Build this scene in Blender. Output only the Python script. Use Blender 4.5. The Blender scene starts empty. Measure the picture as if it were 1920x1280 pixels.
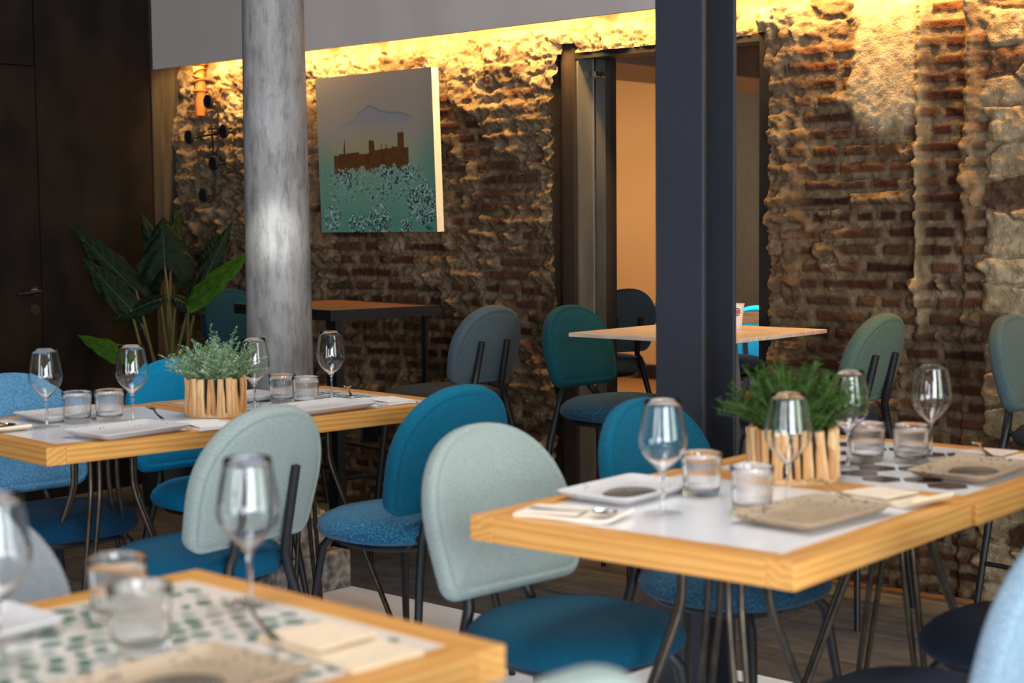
import bpy, bmesh, math, random
import numpy as np
from mathutils import Vector, Matrix
S = bpy.context.scene
COL = S.collection
PI = math.pi
rng = random.Random(7)

# ---------------------------------------------------------------- camera
F_PX = 2931.2
YAW, PIT, ROL = math.radians(41.9), math.radians(4.357), math.radians(-0.546)
fw = Vector((-math.sin(YAW)*math.cos(PIT), math.cos(YAW)*math.cos(PIT), -math.sin(PIT)))
rt = Vector((math.cos(YAW), math.sin(YAW), 0)); up = rt.cross(fw)
r2 = math.cos(ROL)*rt + math.sin(ROL)*up; u2 = -math.sin(ROL)*rt + math.cos(ROL)*up
cam = bpy.data.cameras.new('camera'); co = bpy.data.objects.new('camera', cam); COL.objects.link(co)
M = Matrix((r2, u2, -fw)).transposed().to_4x4(); M.translation = (0, 0, 1.308); co.matrix_world = M
cam.sensor_width = 36; cam.lens = F_PX/1920*36; cam.clip_start = .05; cam.clip_end = 60
cam.dof.use_dof = True; cam.dof.focus_distance = 5.7; cam.dof.aperture_fstop = 3.2
S.camera = co
# ---------------------------------------------------------------- world, exposure
S.view_settings.view_transform = 'Standard'; S.view_settings.look = 'None'
S.view_settings.gamma = 1; S.view_settings.exposure = 0; S.view_settings.use_curve_mapping = False
W = bpy.data.worlds.new('world'); S.world = W; W.use_nodes = True
W.node_tree.nodes['Background'].inputs[0].default_value = (.75, .85, 1, 1)
W.node_tree.nodes['Background'].inputs[1].default_value = .05
# ---------------------------------------------------------------- lights
def area(name, loc, dirn, sx, sy, power, color, spread=180):
    l = bpy.data.lights.new(name, 'AREA'); l.shape = 'RECTANGLE'; l.size = sx; l.size_y = sy
    l.energy = power; l.color = color; l.spread = math.radians(spread)
    o = bpy.data.objects.new(name, l); COL.objects.link(o); o.location = loc
    o.rotation_euler = Vector(dirn).to_track_quat('-Z', 'Y').to_euler(); return o
DAY = (.86, .93, 1.0)
WIN_R = [(-.9, 3.2), (2.75, 1.7)]             # windows in the street wall: centre y, width
WIN_F = [(-2.2, 1.3), (.2, 1.3)]             # windows in the front wall: centre x, width
for (cy, w), pw_, cl in zip(WIN_R, (430, 80), (DAY, (.86, 1.0, .88))): area('window_daylight', (2.62, cy, 1.55), (-1, 0, 0), w-.06, 2.2, pw_, cl)
for cx, w in WIN_F: area('window_daylight', (cx, -3.62, 1.6), (0, 1, 0), w-.1, 2.0, 58, (.92, .95, 1.0))
led = area('cove_led', (-3.2, 4.842, 2.128), (0, .05, -1), 6.5, .02, 90, (1, .58, .18), 160)
led.matrix_world = Matrix.Translation((-3.2, 4.842, 2.128)) @ Matrix.Rotation(math.radians(1.9), 4, 'Z') @ Matrix.Rotation(math.radians(30), 4, 'X')
area('next_room_light', (-7.7, 8.5, 2.36), (0, .5, -1), 1.3, 1.3, 78, (1, .78, .50))
area('next_room_light', (-3.9, 6.0, 2.40), (-.35, .55, -1), .4, .4, 34, (1, .92, .84), 70)  # unseen light, added and aimed to brighten the blue chair
for lx, ly in ((-3.6, 2.75), (-1.75, 2.75), (-1.75, 1.1)): area('table_fill_light', (lx, ly, 3.12), (0, 0, -1), .9, 1.3, 9, (1, .97, .95), 95)  # unseen fill lights, added to brighten the table tops and floor
sp = bpy.data.lights.new('ceiling_spot', 'SPOT'); sp.energy = 620; sp.spot_size = math.radians(4.6); sp.spot_blend = 1
sp.shadow_soft_size = .03; sp.color = (.95, 1, .93)
so = bpy.data.objects.new('ceiling_spot', sp); COL.objects.link(so); so.location = (-2.3, 1.7, 2.9)
so.rotation_euler = (Vector((-4.28, 3.52, 1.27)) - so.location).to_track_quat('-Z', 'Y').to_euler()

# ---------------------------------------------------------------- helpers
def lin(c):
    return tuple((x/255/12.92 if x/255 <= .04045 else ((x/255+.055)/1.055)**2.4) for x in c)
class MB:
    def __init__(s): s.v = []; s.f = []; s.m = []
    def add(s, vs, fs, mi=0):
        o = len(s.v); s.v += [tuple(x) for x in vs]; s.f += [tuple(i+o for i in f) for f in fs]; s.m += [mi]*len(fs); return s
    def box(s, a, b, mi=0):
        x0, y0, z0 = a; x1, y1, z1 = b
        return s.add([(x0,y0,z0),(x1,y0,z0),(x1,y1,z0),(x0,y1,z0),(x0,y0,z1),(x1,y0,z1),(x1,y1,z1),(x0,y1,z1)],
                     [(0,3,2,1),(4,5,6,7),(0,1,5,4),(1,2,6,5),(2,3,7,6),(3,0,4,7)], mi)
    def tube(s, pts, r, n=10, mi=0, closed=False, cap=True, flat=1.0, ref=None):
        P = [Vector(p) for p in pts]; k = len(P); R = r if isinstance(r, (list, tuple)) else [r]*k
        vs = []; prev = None
        for i in range(k):
            if closed: t = P[(i+1) % k]-P[i-1]
            else: t = P[min(i+1, k-1)]-P[max(i-1, 0)]
            t.normalize()
            if ref is not None: nrm = Vector(ref) - t*t.dot(Vector(ref))
            elif prev is None:
                a = Vector((0,0,1)) if abs(t.z) < .9 else Vector((1,0,0)); nrm = a - t*t.dot(a)
            else: nrm = prev - t*t.dot(prev)
            nrm.normalize(); prev = nrm; b = t.cross(nrm)
            for j in range(n):
                a = 2*PI*j/n; vs.append(P[i] + nrm*math.cos(a)*R[i]*flat + b*math.sin(a)*R[i])
        fs = []
        for i in range(k if closed else k-1):
            i2 = (i+1) % k
            for j in range(n): fs.append((i*n+j, i*n+(j+1) % n, i2*n+(j+1) % n, i2*n+j))
        if cap and not closed: fs += [tuple(range(n-1, -1, -1)), tuple((k-1)*n+j for j in range(n))]
        return s.add(vs, fs, mi)
    def lathe(s, prof, n=40, mi=0, c=(0,0), z=0, rib=0, ribn=0):
        vs = []; fs = []; k = len(prof)
        for i, (r, h) in enumerate(prof):
            for j in range(n):
                a = 2*PI*j/n; rr = r*(1+(rib*math.cos(ribn*a) if rib and r > .001 else 0))
                vs.append((c[0]+rr*math.cos(a), c[1]+rr*math.sin(a), z+h))
        for i in range(k-1):
            for j in range(n): fs.append((i*n+j, i*n+(j+1) % n, (i+1)*n+(j+1) % n, (i+1)*n+j))
        return s.add(vs, fs, mi)
    def rings(s, rings, mi=0, closed_ends=True):
        n = len(rings[0]); vs = [p for r in rings for p in r]; fs = []
        for i in range(len(rings)-1):
            for j in range(n): fs.append((i*n+j, i*n+(j+1) % n, (i+1)*n+(j+1) % n, (i+1)*n+j))
        if closed_ends: fs += [tuple(range(n-1, -1, -1)), tuple((len(rings)-1)*n+j for j in range(n))]
        return s.add(vs, fs, mi)
    def prism(s, poly, z0, z1, mi=0):
        n = len(poly); vs = [(x,y,z0) for x,y in poly]+[(x,y,z1) for x,y in poly]
        fs = [tuple(range(n-1,-1,-1)), tuple(range(n, 2*n))]+[(i,(i+1)%n,n+(i+1)%n,n+i) for i in range(n)]
        return s.add(vs, fs, mi)
def obj(name, mb, mats, parent=None, smooth=True, ang=40, loc=None, rotz=0, bevel=0):
    me = bpy.data.meshes.new(name); me.from_pydata(mb.v, [], mb.f)
    if not isinstance(mats, (list, tuple)): mats = [mats]
    for m in mats: me.materials.append(m)
    if len(mats) > 1: me.polygons.foreach_set('material_index', mb.m)
    me.validate(); 
    bm = bmesh.new(); bm.from_mesh(me); bmesh.ops.recalc_face_normals(bm, faces=bm.faces); bm.to_mesh(me); bm.free()
    if smooth: me.shade_smooth(); me.set_sharp_from_angle(angle=math.radians(ang))
    o = bpy.data.objects.new(name, me); COL.objects.link(o)
    if loc: o.location = loc
    if rotz: o.rotation_euler = (0, 0, rotz)
    if parent: o.parent = parent
    if bevel:
        b = o.modifiers.new('bevel', 'BEVEL'); b.width = bevel; b.segments = 2; b.limit_method = 'ANGLE'
    return o
def tag(o, label, cat, group=None):
    o['label'] = label; o['category'] = cat
    if group: o['group'] = group
    return o
def thing(name, label, cat, loc=(0,0,0), rotz=0, group=None):
    o = bpy.data.objects.new(name, None); COL.objects.link(o); o.location = loc; o.rotation_euler = (0,0,rotz)
    o.empty_display_size = .1
    return tag(o, label, cat, group)
def struct(o): o['kind'] = 'structure'; return o
def dup(root, loc, rotz, label, group=None, mats=None):
    def cp(o, parent):
        c = o.copy(); COL.objects.link(c); c.parent = parent
        if mats and o.type == 'MESH':
            for i, sl in enumerate(c.material_slots):
                if sl.material.name in mats:
                    sl.link = 'OBJECT'; sl.material = mats[sl.material.name]
        for ch in o.children: cp(ch, c)
        return c
    r = cp(root, None); r.location = loc; r.rotation_euler = (0,0,rotz); r['label'] = label
    if group: r['group'] = group
    return r
# ---------------------------------------------------------------- materials
def nodes(name):
    m = bpy.data.materials.new(name); m.use_nodes = True; nt = m.node_tree; b = nt.nodes['Principled BSDF']
    return m, nt, b
def N(nt, t, **kw):
    n = nt.nodes.new(t)
    for k, v in kw.items():
        if k in n.inputs: n.inputs[k].default_value = v
        else: setattr(n, k, v)
    return n
def ramp(nt, fac, stops):
    r = nt.nodes.new('ShaderNodeValToRGB'); e = r.color_ramp.elements
    while len(e) < len(stops): e.new(.5)
    for i, (p, c) in enumerate(stops): e[i].position = p; e[i].color = (*c, 1) if len(c) == 3 else c
    nt.links.new(fac, r.inputs[0]); return r
def coord(nt, scale=(1,1,1), which='Object', rot=(0,0,0)):
    t = nt.nodes.new('ShaderNodeTexCoord'); mp = nt.nodes.new('ShaderNodeMapping')
    mp.inputs['Scale'].default_value = scale; mp.inputs['Rotation'].default_value = rot
    nt.links.new(t.outputs[which], mp.inputs[0]); return mp.outputs[0]
def pmat(name, c1, c2=None, rough=.5, metal=0, scale=20, detail=6, bump=0, bscale=None, stretch=(1,1,1), spec=.5, sheen=0, lo=.35, hi=.65, coat=0):
    m, nt, b = nodes(name)
    b.inputs['Roughness'].default_value = rough; b.inputs['Metallic'].default_value = metal
    b.inputs['Specular IOR Level'].default_value = spec; b.inputs['Sheen Weight'].default_value = sheen
    b.inputs['Sheen Roughness'].default_value = .5; b.inputs['Coat Weight'].default_value = coat; b.inputs['Coat Roughness'].default_value = .12
    vec = coord(nt, stretch)
    nz = N(nt, 'ShaderNodeTexNoise', Scale=scale, Detail=detail); nt.links.new(vec, nz.inputs['Vector'])
    r = ramp(nt, nz.outputs['Fac'], [(lo, c1), (hi, c2 or c1)]); nt.links.new(r.outputs[0], b.inputs['Base Color'])
    if bump:
        nb = N(nt, 'ShaderNodeTexNoise', Scale=bscale or scale*4, Detail=4); nt.links.new(vec, nb.inputs['Vector'])
        bp = N(nt, 'ShaderNodeBump', Strength=bump, Distance=.002); nt.links.new(nb.outputs['Fac'], bp.inputs['Height'])
        nt.links.new(bp.outputs[0], b.inputs['Normal'])
    return m
def fabric(name, c, c2=None, amt=.5):
    c = lin(c); c2 = lin(c2) if c2 else tuple(min(1, x*1.35+.004) for x in c)
    return pmat(name, tuple(x*.8 for x in c), c2, rough=.9, scale=420, detail=2, bump=.35, bscale=700, sheen=.03, spec=.2, lo=.38, hi=.66)
def wood(name, axis, c1=(222,164,90), c2=(203,136,64), sc=1.0):
    m, nt, b = nodes(name)
    b.inputs['Roughness'].default_value = .38; b.inputs['Specular IOR Level'].default_value = .35
    st = [9, 9, 9]; st[axis] = .45
    vec = coord(nt, tuple(st))
    w = N(nt, 'ShaderNodeTexWave', Scale=2.6*sc, Distortion=7, Detail=3); w.inputs['Detail Scale'].default_value = 1.2
    w.wave_type = 'RINGS'; w.rings_direction = 'XYZ'[axis]; nt.links.new(vec, w.inputs['Vector'])
    nz = N(nt, 'ShaderNodeTexNoise', Scale=14, Detail=5); nt.links.new(vec, nz.inputs['Vector'])
    mx = N(nt, 'ShaderNodeMix'); mx.data_type = 'FLOAT'; mx.inputs[0].default_value = .4
    nt.links.new(w.outputs['Fac'], mx.inputs[2]); nt.links.new(nz.outputs['Fac'], mx.inputs[3])
    r = ramp(nt, mx.outputs[0], [(.2, lin(c1)), (.85, lin(c2))]); nt.links.new(r.outputs[0], b.inputs['Base Color'])
    return m
def glass_thin(name, tint=(1,1,1), rough=0, gain=1.0, milk=0):
    m = bpy.data.materials.new(name); m.use_nodes = True; nt = m.node_tree; nt.nodes.clear()
    out = N(nt, 'ShaderNodeOutputMaterial'); t = N(nt, 'ShaderNodeBsdfTransparent'); t.inputs[0].default_value = (*tint, 1)
    g = N(nt, 'ShaderNodeBsdfGlossy'); g.inputs['Roughness'].default_value = rough
    lw = N(nt, 'ShaderNodeLayerWeight', Blend=.5); pw_ = N(nt, 'ShaderNodeMath', operation='POWER'); pw_.inputs[1].default_value = 4.5
    nt.links.new(lw.outputs['Facing'], pw_.inputs[0])
    mul = N(nt, 'ShaderNodeMath', operation='MULTIPLY_ADD'); mul.inputs[1].default_value = .7; mul.inputs[2].default_value = .045*gain; mul.use_clamp = True
    nt.links.new(pw_.outputs[0], mul.inputs[0])
    mx = N(nt, 'ShaderNodeMixShader'); nt.links.new(mul.outputs[0], mx.inputs[0]); nt.links.new(t.outputs[0], mx.inputs[1]); nt.links.new(g.outputs[0], mx.inputs[2])
    res = mx.outputs[0]
    if milk:
        df = N(nt, 'ShaderNodeBsdfTranslucent'); df.inputs[0].default_value = (.9, .92, .93, 1); m2 = N(nt, 'ShaderNodeMixShader'); m2.inputs[0].default_value = milk
        d2 = N(nt, 'ShaderNodeBsdfDiffuse'); d2.inputs[0].default_value = (.9, .92, .93, 1); m3 = N(nt, 'ShaderNodeMixShader'); m3.inputs[0].default_value = .5
        nt.links.new(df.outputs[0], m3.inputs[1]); nt.links.new(d2.outputs[0], m3.inputs[2]); nt.links.new(res, m2.inputs[1]); nt.links.new(m3.outputs[0], m2.inputs[2]); res = m2.outputs[0]
    nt.links.new(res, out.inputs[0]); return m
def glass_solid(name):
    m, nt, b = nodes(name); b.inputs['Transmission Weight'].default_value = 1; b.inputs['Roughness'].default_value = 0; b.inputs['IOR'].default_value = 1.48
    b.inputs['Base Color'].default_value = (1,1,1,1); return m

m_black = pmat('black_steel', (.010,.010,.012), (.016,.015,.017), rough=.42, scale=60, spec=.4)
m_bronze = pmat('bronze_steel', (.055,.042,.032), (.09,.07,.05), rough=.35, metal=.8, scale=30)
m_woodx = wood('pine_along_x', 0); m_woody = wood('pine_along_y', 1)
m_glass = glass_thin('clear_glass', gain=1.7); m_stem = glass_solid('solid_glass')
m_tumb = glass_thin('tumbler_glass', tint=(.95,.97,.98), gain=2.2, rough=.08, milk=.10)
F_GREEN = fabric('fabric_grey_green', (146,158,151), (160,171,165)); F_TEAL = fabric('fabric_teal', (0,92,118)); F_BLUE = fabric('fabric_blue', (0,76,108), (0,84,116))
F_MEL = pmat('fabric_melange', lin((0,88,126)), lin((120,180,200)), rough=.85, scale=260, detail=3, bump=.35, bscale=600, sheen=.15, spec=.25, lo=.50, hi=.78); F_SLATE = fabric('fabric_slate', (68,80,88)); F_SKY = fabric('fabric_sky', (0,132,182), (20,150,195))
F_DENIM = fabric('fabric_denim', (40,124,176), (130,180,210)); F_NAVY = fabric('fabric_navy', (28,38,54)); F_PETROL = fabric('fabric_petrol', (0,64,86), (0,72,94))
F_PALE = fabric('fabric_pale_blue', (118,142,160), (158,176,188)); F_MELD = pmat('fabric_dark_melange', lin((0,52,76)), lin((70,108,130)), rough=.85, scale=260, detail=3, bump=.35, bscale=600, sheen=.1, spec=.2, lo=.46, hi=.72); F_DKBLUE = fabric('fabric_dark_blue', (0,52,80)); F_DKTEAL = fabric('fabric_dark_teal', (0,62,74)); F_MIST = fabric('fabric_mist_grey', (128,130,134), (146,148,152))
F_SAGE = fabric('fabric_sage', (80,97,86)); F_SAGEB = fabric('fabric_shaded_sage', (68,84,86)); F_GRN2 = fabric('fabric_bottle_green', (40,110,95))  # second sage is a darker copy, one stool's shade put into its colour

# ================================================================ ROOM
XL = -6.58; XR = 2.7; YF = -3.7; ZC = 3.15
def wy(x): return 4.95+.033*(x+2.9)          # face of the brick wall
m_slate, nt, b = nodes('slate_floor')
vec = coord(nt)
br = N(nt, 'ShaderNodeTexBrick', Scale=1.0, Color1=(*lin((72,71,74)),1), Color2=(*lin((92,91,94)),1), Mortar=(*lin((124,122,122)),1))
br.inputs['Mortar Size'].default_value = .0025; br.inputs['Brick Width'].default_value = .9; br.inputs['Row Height'].default_value = .45
nt.links.new(vec, br.inputs['Vector'])
nz = N(nt, 'ShaderNodeTexNoise', Scale=7, Detail=8); nt.links.new(coord(nt, (1,3,1)), nz.inputs['Vector'])
mx = N(nt, 'ShaderNodeMix'); mx.data_type = 'RGBA'; mx.blend_type = 'MULTIPLY'; mx.inputs[0].default_value = .8
rr = ramp(nt, nz.outputs['Fac'], [(.3, (.45,.43,.42)), (.7, (1.25,1.2,1.15))])
nt.links.new(br.outputs[0], mx.inputs[6]); nt.links.new(rr.outputs[0], mx.inputs[7]); nt.links.new(mx.outputs[2], b.inputs['Base Color'])
b.inputs['Roughness'].default_value = .5
bp = N(nt, 'ShaderNodeBump', Strength=.3, Distance=.004); nt.links.new(nz.outputs['Fac'], bp.inputs['Height']); nt.links.new(bp.outputs[0], b.inputs['Normal'])
m_white = pmat('pale_floor', lin((222,232,252)), lin((228,236,253)), rough=.55, scale=90, bump=.08)
XW, YW = -4.22, 3.762
struct(obj('floor', MB().box((XL-.2, YW, -.1), (XR, 5.3, 0)).box((XL-.2, YF, -.1), (XW, YW, 0)), m_slate, smooth=False))
struct(obj('floor', MB().box((XW, YF, -.1), (XR, YW, .0)), m_white, smooth=False))
m_plaster = pmat('grey_plaster', lin((78,74,74)), lin((84,80,80)), rough=.8, scale=3)
m_soffit = pmat('soffit_paint', lin((206,192,186)), lin((210,196,190)), rough=.75, scale=2)
m_ceil = pmat('ceiling_paint', lin((92,90,90)), lin((96,94,94)), rough=.9, scale=2)
struct(obj('ceiling', MB().box((XL-.2, YF-.2, ZC), (XR+.2, 5.3, ZC+.1)), m_ceil, smooth=False))
def wall_with_windows(name, axis, pos, lo, hi, wins, z0, z1):
    mb = MB(); t = .18
    def bx(a0, a1, b0, b1):
        if axis == 'x': mb.box((pos, a0, b0), (pos+t, a1, b1))
        else: mb.box((a0, pos-t, b0), (a1, pos, b1))
    cur = lo
    for c, w in wins:
        bx(cur, c-w/2, 0, ZC); bx(c-w/2, c+w/2, 0, z0); bx(c-w/2, c+w/2, z1, ZC); cur = c+w/2
    bx(cur, hi, 0, ZC)
    struct(obj(name, mb, m_plaster, smooth=False))
wall_with_windows('wall_right', 'x', XR, YF, 5.3, WIN_R, .4, 2.7)
wall_with_windows('wall_front', 'y', YF, XL-.2, XR+.18, WIN_F, .55, 2.65)
m_frame = pmat('window_frame_paint', (.03,.03,.033), rough=.5)
k = 0
for c, w in WIN_R:
    k += 1; mb = MB(); x0, x1 = XR-.03, XR+.03
    for yy in (c-w/2, c-.02, c+w/2-.04): mb.box((x0, yy, .4), (x1, yy+.04, 2.7))
    for zz in (.4, 2.66): mb.box((x0, c-w/2, zz), (x1, c+w/2, zz+.04))
    struct(obj('window_%d' % k, mb, m_frame, smooth=False))
for c, w in WIN_F:
    k += 1; mb = MB(); y0, y1 = YF-.03, YF+.03
    for xx in (c-w/2, c-.02, c+w/2-.04): mb.box((xx, y0, .55), (xx+.04, y1, 2.65))
    for zz in (.55, 2.61): mb.box((c-w/2, y0, zz), (c+w/2, y1, zz+.04))
    struct(obj('window_%d' % k, mb, m_frame, smooth=False))

# dark steel wall on the left, with a flush door
m_dark = pmat('dark_steel_sheet', lin((23,19,17)), lin((42,33,27)), rough=.65, metal=0, scale=5, detail=9, stretch=(1,1,.6), bump=.05, spec=.12)
m_strip = pmat('brushed_steel_strip', lin((50,44,37)), lin((74,66,55)), rough=.55, metal=.1, scale=30, stretch=(1,1,.08))
DY = 4.01
mb = MB().box((XL-.15, DY+.006, 0), (XL, 4.653, ZC)).box((XL-.15, 2.98, 2.058), (XL, DY-.001, ZC)).box((XL-.15, YF, 0), (XL, 2.974, ZC)).box((XL-.15, 2.97, 0), (XL-.03, DY+.01, ZC))
struct(obj('wall_left', mb, m_dark, smooth=False))
struct(obj('trim_1', MB().box((XL-.15, 4.654, .0), (XL+.012, 4.86, ZC)), m_strip, smooth=False))
door = struct(obj('door_1', MB().box((XL-.029, 2.98, .012), (XL, DY, 2.052)), m_dark, smooth=False))
m_chrome = pmat('brushed_chrome', (.55,.54,.52), (.6,.58,.56), rough=.22, metal=1)
mb = MB(); 
def ycyl(mb, y, z, x0, x1, r, n=20):
    mb.rings([[(x, y+r*math.cos(2*PI*j/n), z+r*math.sin(2*PI*j/n)) for j in range(n)] for x in (x0, x1)])
ycyl(mb, 3.972, 1.005, XL, XL+.01, .024); ycyl(mb, 3.972, 1.005, XL+.01, XL+.058, .011)
obj('handle_rosette', mb, m_chrome, door); mb = MB()
mb.tube([(XL+.05,3.975,1.005),(XL+.055,3.94,1.003),(XL+.055,3.9,1.0),(XL+.052,3.85,.997)], [.011,.010,.009,.007])
obj('door_handle', mb, m_black, door)
mb = MB(); ycyl(mb, 3.972, .92, XL, XL+.006, .024); ycyl(mb, 3.972, .925, XL+.006, XL+.012, .010)
obj('lock_rosette', mb, pmat('dull_brass', lin((70,62,50)), rough=.5, metal=.5), door)
struct(obj('baseboard_left', MB().box((XL, YF, 0), (XL+.006, 4.65, .014)), pmat('pale_edge', lin((120,104,76)), rough=.6), smooth=False))

# soffit board in front of the wall with the light cove behind it
struct(obj('trim_2', MB().box((-6.555, 4.655, 2.081), (XR, 4.675, ZC)), m_soffit, smooth=False))

# ---------------------------------------------------------------- brick wall relief
def vnoise(x, y, seed):
    rs = np.random.RandomState(seed); T = rs.rand(256, 256)
    xi = np.floor(x).astype(int); yi = np.floor(y).astype(int); fx = x-xi; fy = y-yi
    fx = fx*fx*fx*(fx*(fx*6-15)+10); fy = fy*fy*fy*(fy*(fy*6-15)+10)
    g = lambda a, b: T[a % 256, b % 256]
    return (g(xi,yi)*(1-fx)+g(xi+1,yi)*fx)*(1-fy)+(g(xi,yi+1)*(1-fx)+g(xi+1,yi+1)*fx)*fy
def fbm(x, y, seed, o=4, gain=.5):
    a = 1; t = 0; s = 0
    for i in range(o):
        c_, s_ = math.cos(.9+1.27*i), math.sin(.9+1.27*i); k = 2.03**i
        s = s+a*vnoise((x*c_-y*s_)*k+17.3*i+40, (x*s_+y*c_)*k+9.1*i+40, seed+i*17); t += a; a *= gain
    return s/t
def worley(x, y, seed):
    rs = np.random.RandomState(seed); A = rs.rand(128,128); B = rs.rand(128,128)
    xi = np.floor(x).astype(int); yi = np.floor(y).astype(int)
    d1 = np.full(x.shape, 9.); d2 = np.full(x.shape, 9.); idv = np.zeros(x.shape)
    for i in (-1,0,1):
        for j in (-1,0,1):
            cx = xi+i; cy = yi+j; a = A[cx % 128, cy % 128]; bb = B[cx % 128, cy % 128]
            d = np.hypot(cx+.15+.7*a-x, cy+.15+.7*bb-y); n1 = d < d1
            d2 = np.where(n1, d1, np.minimum(d2, d)); idv = np.where(n1, (a*7.3+bb*3.1) % 1, idv); d1 = np.where(n1, d, d1)
    return d1, d2, idv
def sst(a, b, x):
    t = np.clip((x-a)/(b-a), 0, 1); return t*t*(3-2*t)
xs = np.concatenate([np.arange(-6.62, -1.6, .0055), np.arange(-1.6, XR+.03, .03)]); zs = np.concatenate([np.arange(0, 2.25, .0055), np.arange(2.25, ZC+.02, .03)])
X, Z = np.meshgrid(xs, zs)
n1 = fbm(X*3, Z*3, 3, 5); n2 = fbm(X*9, Z*9, 11, 5); n3 = fbm(X*28, Z*28, 23, 4, .6); n4 = fbm(X*70, Z*70, 31, 2, .7)
# bricks
wx = X+.012*(n2-.5)+.004*(n3-.5); wz = Z+.022*(fbm(X*1.2, Z*2.5, 41, 2)-.5)+.004*(n2-.5)+.004*(n3-.5)
CH = .0585; row = np.floor(wz/CH).astype(int); fz = wz/CH-row
hr = lambda a, s: (np.sin(a*12.9898+s*78.233)*43758.5453) % 1
bl = .17+.10*hr(row, 1); bx = wx/bl+hr(row, 2); colm = np.floor(bx).astype(int); fx = (bx-colm)*bl
half = hr(row*7.1+colm*3.3, 5) < .35
fx2 = np.where(half, fx % (bl/2), fx); bl2 = np.where(half, bl/2, bl)
bid = hr(row*3.17+colm*1.71+np.where(half, np.floor(fx/(bl/2)), 0)*.37, 9)
mw = .0105+.009*n2+.006*(n3-.4)
ed = np.minimum(np.minimum(fx2, bl2-fx2), np.minimum(fz*CH, (1-fz)*CH))
bm_ = sst(mw*.6, mw*1.25, ed)                                    # 1 inside a brick
hb = bm_*(.010+.016*(bid-.4))+(n3-.5)*.018+(n4-.5)*.008
course = .5-.5*np.cos(2*PI*fz)                                    # each course bulges, its joints sink
# zones
right = sst(-3.45, -3.3, X)
d1, d2, sid = worley(X*6.0+1.5*(n2-.5), Z*10.5+1.2*(n1-.5), 71)   # rubble stones along the top
stone = sst(.03, .22, d2-d1)
hs = stone*(.010+.020*(sid-.3))+(n3-.5)*.034+(n2-.5)*.05+(n4-.5)*.013
top = sst(1.74, 1.93, Z+.35*(n1-.5))*(1-.8*right*(1-sst(1.93, 2.03, Z)))
knob = 1-sst(-5.75, -5.45, X+.3*(n1-.5))                          # knobbly rubble core on the far left
drop = hr(row*5.77+colm*9.13, 21)
cov = sst(.47, .57, n1*.5+n2*.38+.13*(drop-.35)+(1-right)*(.062+.10*(sst(.7, 1.7, Z)-.5)+.16*knob*sst(.9, 1.2, Z))+right*(-.045+.10*sst(.95, 1.5, Z)))
lum = np.abs(fbm(X*6, Z*13, 53, 5)-.5)*2
rdg = 1-np.abs(fbm(X*5+.4*n2, Z*13, 67, 4)-.5)*4                  # torn horizontal ridges of mortar
lump = np.clip(fbm(X*16, Z*18, 77, 4)-.35, 0, 1)
hc = .006+.014*course*(.5+n2)+.016*(1-lum)*n2+.010*np.clip(rdg, 0, 1)+(n3-.5)*.034+(n4-.5)*.013
hc = hc+knob*sst(.85, 1.2, Z)*(.085*lump+.05*(n2-.4))
hc = hc+(1-right)*(1-knob)*sst(1.35, 1.75, Z)*(.05*lump+.025*(n2-.5))
H = hb*(1-cov)+np.maximum(hc, hb*.7)*cov
H = H*(1-top)+hs*top
mort = np.clip((1-bm_)*.9+cov*1.0, 0, 1)*(1-top)+top*(.72+.28*np.where(sid > .70, -1.6, 1)*stone)
mort = np.clip(mort, 0, 1)
# plaster patch, ridges and the recessed channel on the right-hand part
pl = sst(-2.87, -2.80, X+.16*(n1-.5)+.06*(n2-.5))*(1-sst(-2.575, -2.555, X+.02*(n2-.5)))*sst(1.50, 1.66, Z+.35*(n1-.5)+.14*(n2-.5)-.45*(X+2.70))
H = H*(1-pl)+(.026+.012*(n1-.5)+.016*(n3-.5)*(n2+.3)+.005*(n4-.5))*pl; mort = mort*(1-pl)+pl
rid = np.exp(-((X+2.55-.022*(n1-.5)*(Z < 1.5))/.0135)**2)*sst(.85, 1.08, Z); H = H+rid*(.030+.022*n2); mort = np.maximum(mort, rid)
rec = sst(-2.54, -2.525, X)*(1-sst(-2.41, -2.395, X+.02*(n2-.5)))
H = H-rec*.024
cov2 = rec*(n1 < .62); H = np.where(cov2 > .5, hb*.9-.020, H); mort = np.where(cov2 > .5, np.clip((1-bm_)*.95, 0, 1), mort)
rd2 = np.exp(-((X+2.368+.02*(n1-.5))/.028)**2)*sst(1.24, 1.36, Z+.12*n2); H = H+rd2*(.03+.055*n2+.03*(n3-.5)); mort = np.maximum(mort, rd2)
blk = sst(-2.34, -2.29, X+.04*(n2-.5)); q1, q2, qid = worley(X*4.2+.6*(n2-.5), Z*9+.6*(n1-.5), 83); qs = sst(.02, .14, q2-q1)
H = H*(1-blk*.75)+blk*(.012+.022*qs*(.4+qid)+(n3-.5)*.012); mort = np.where(blk > .5, np.where(qid > .2, .75+.25*qs, .25+.4*(1-qs)), mort)
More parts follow.
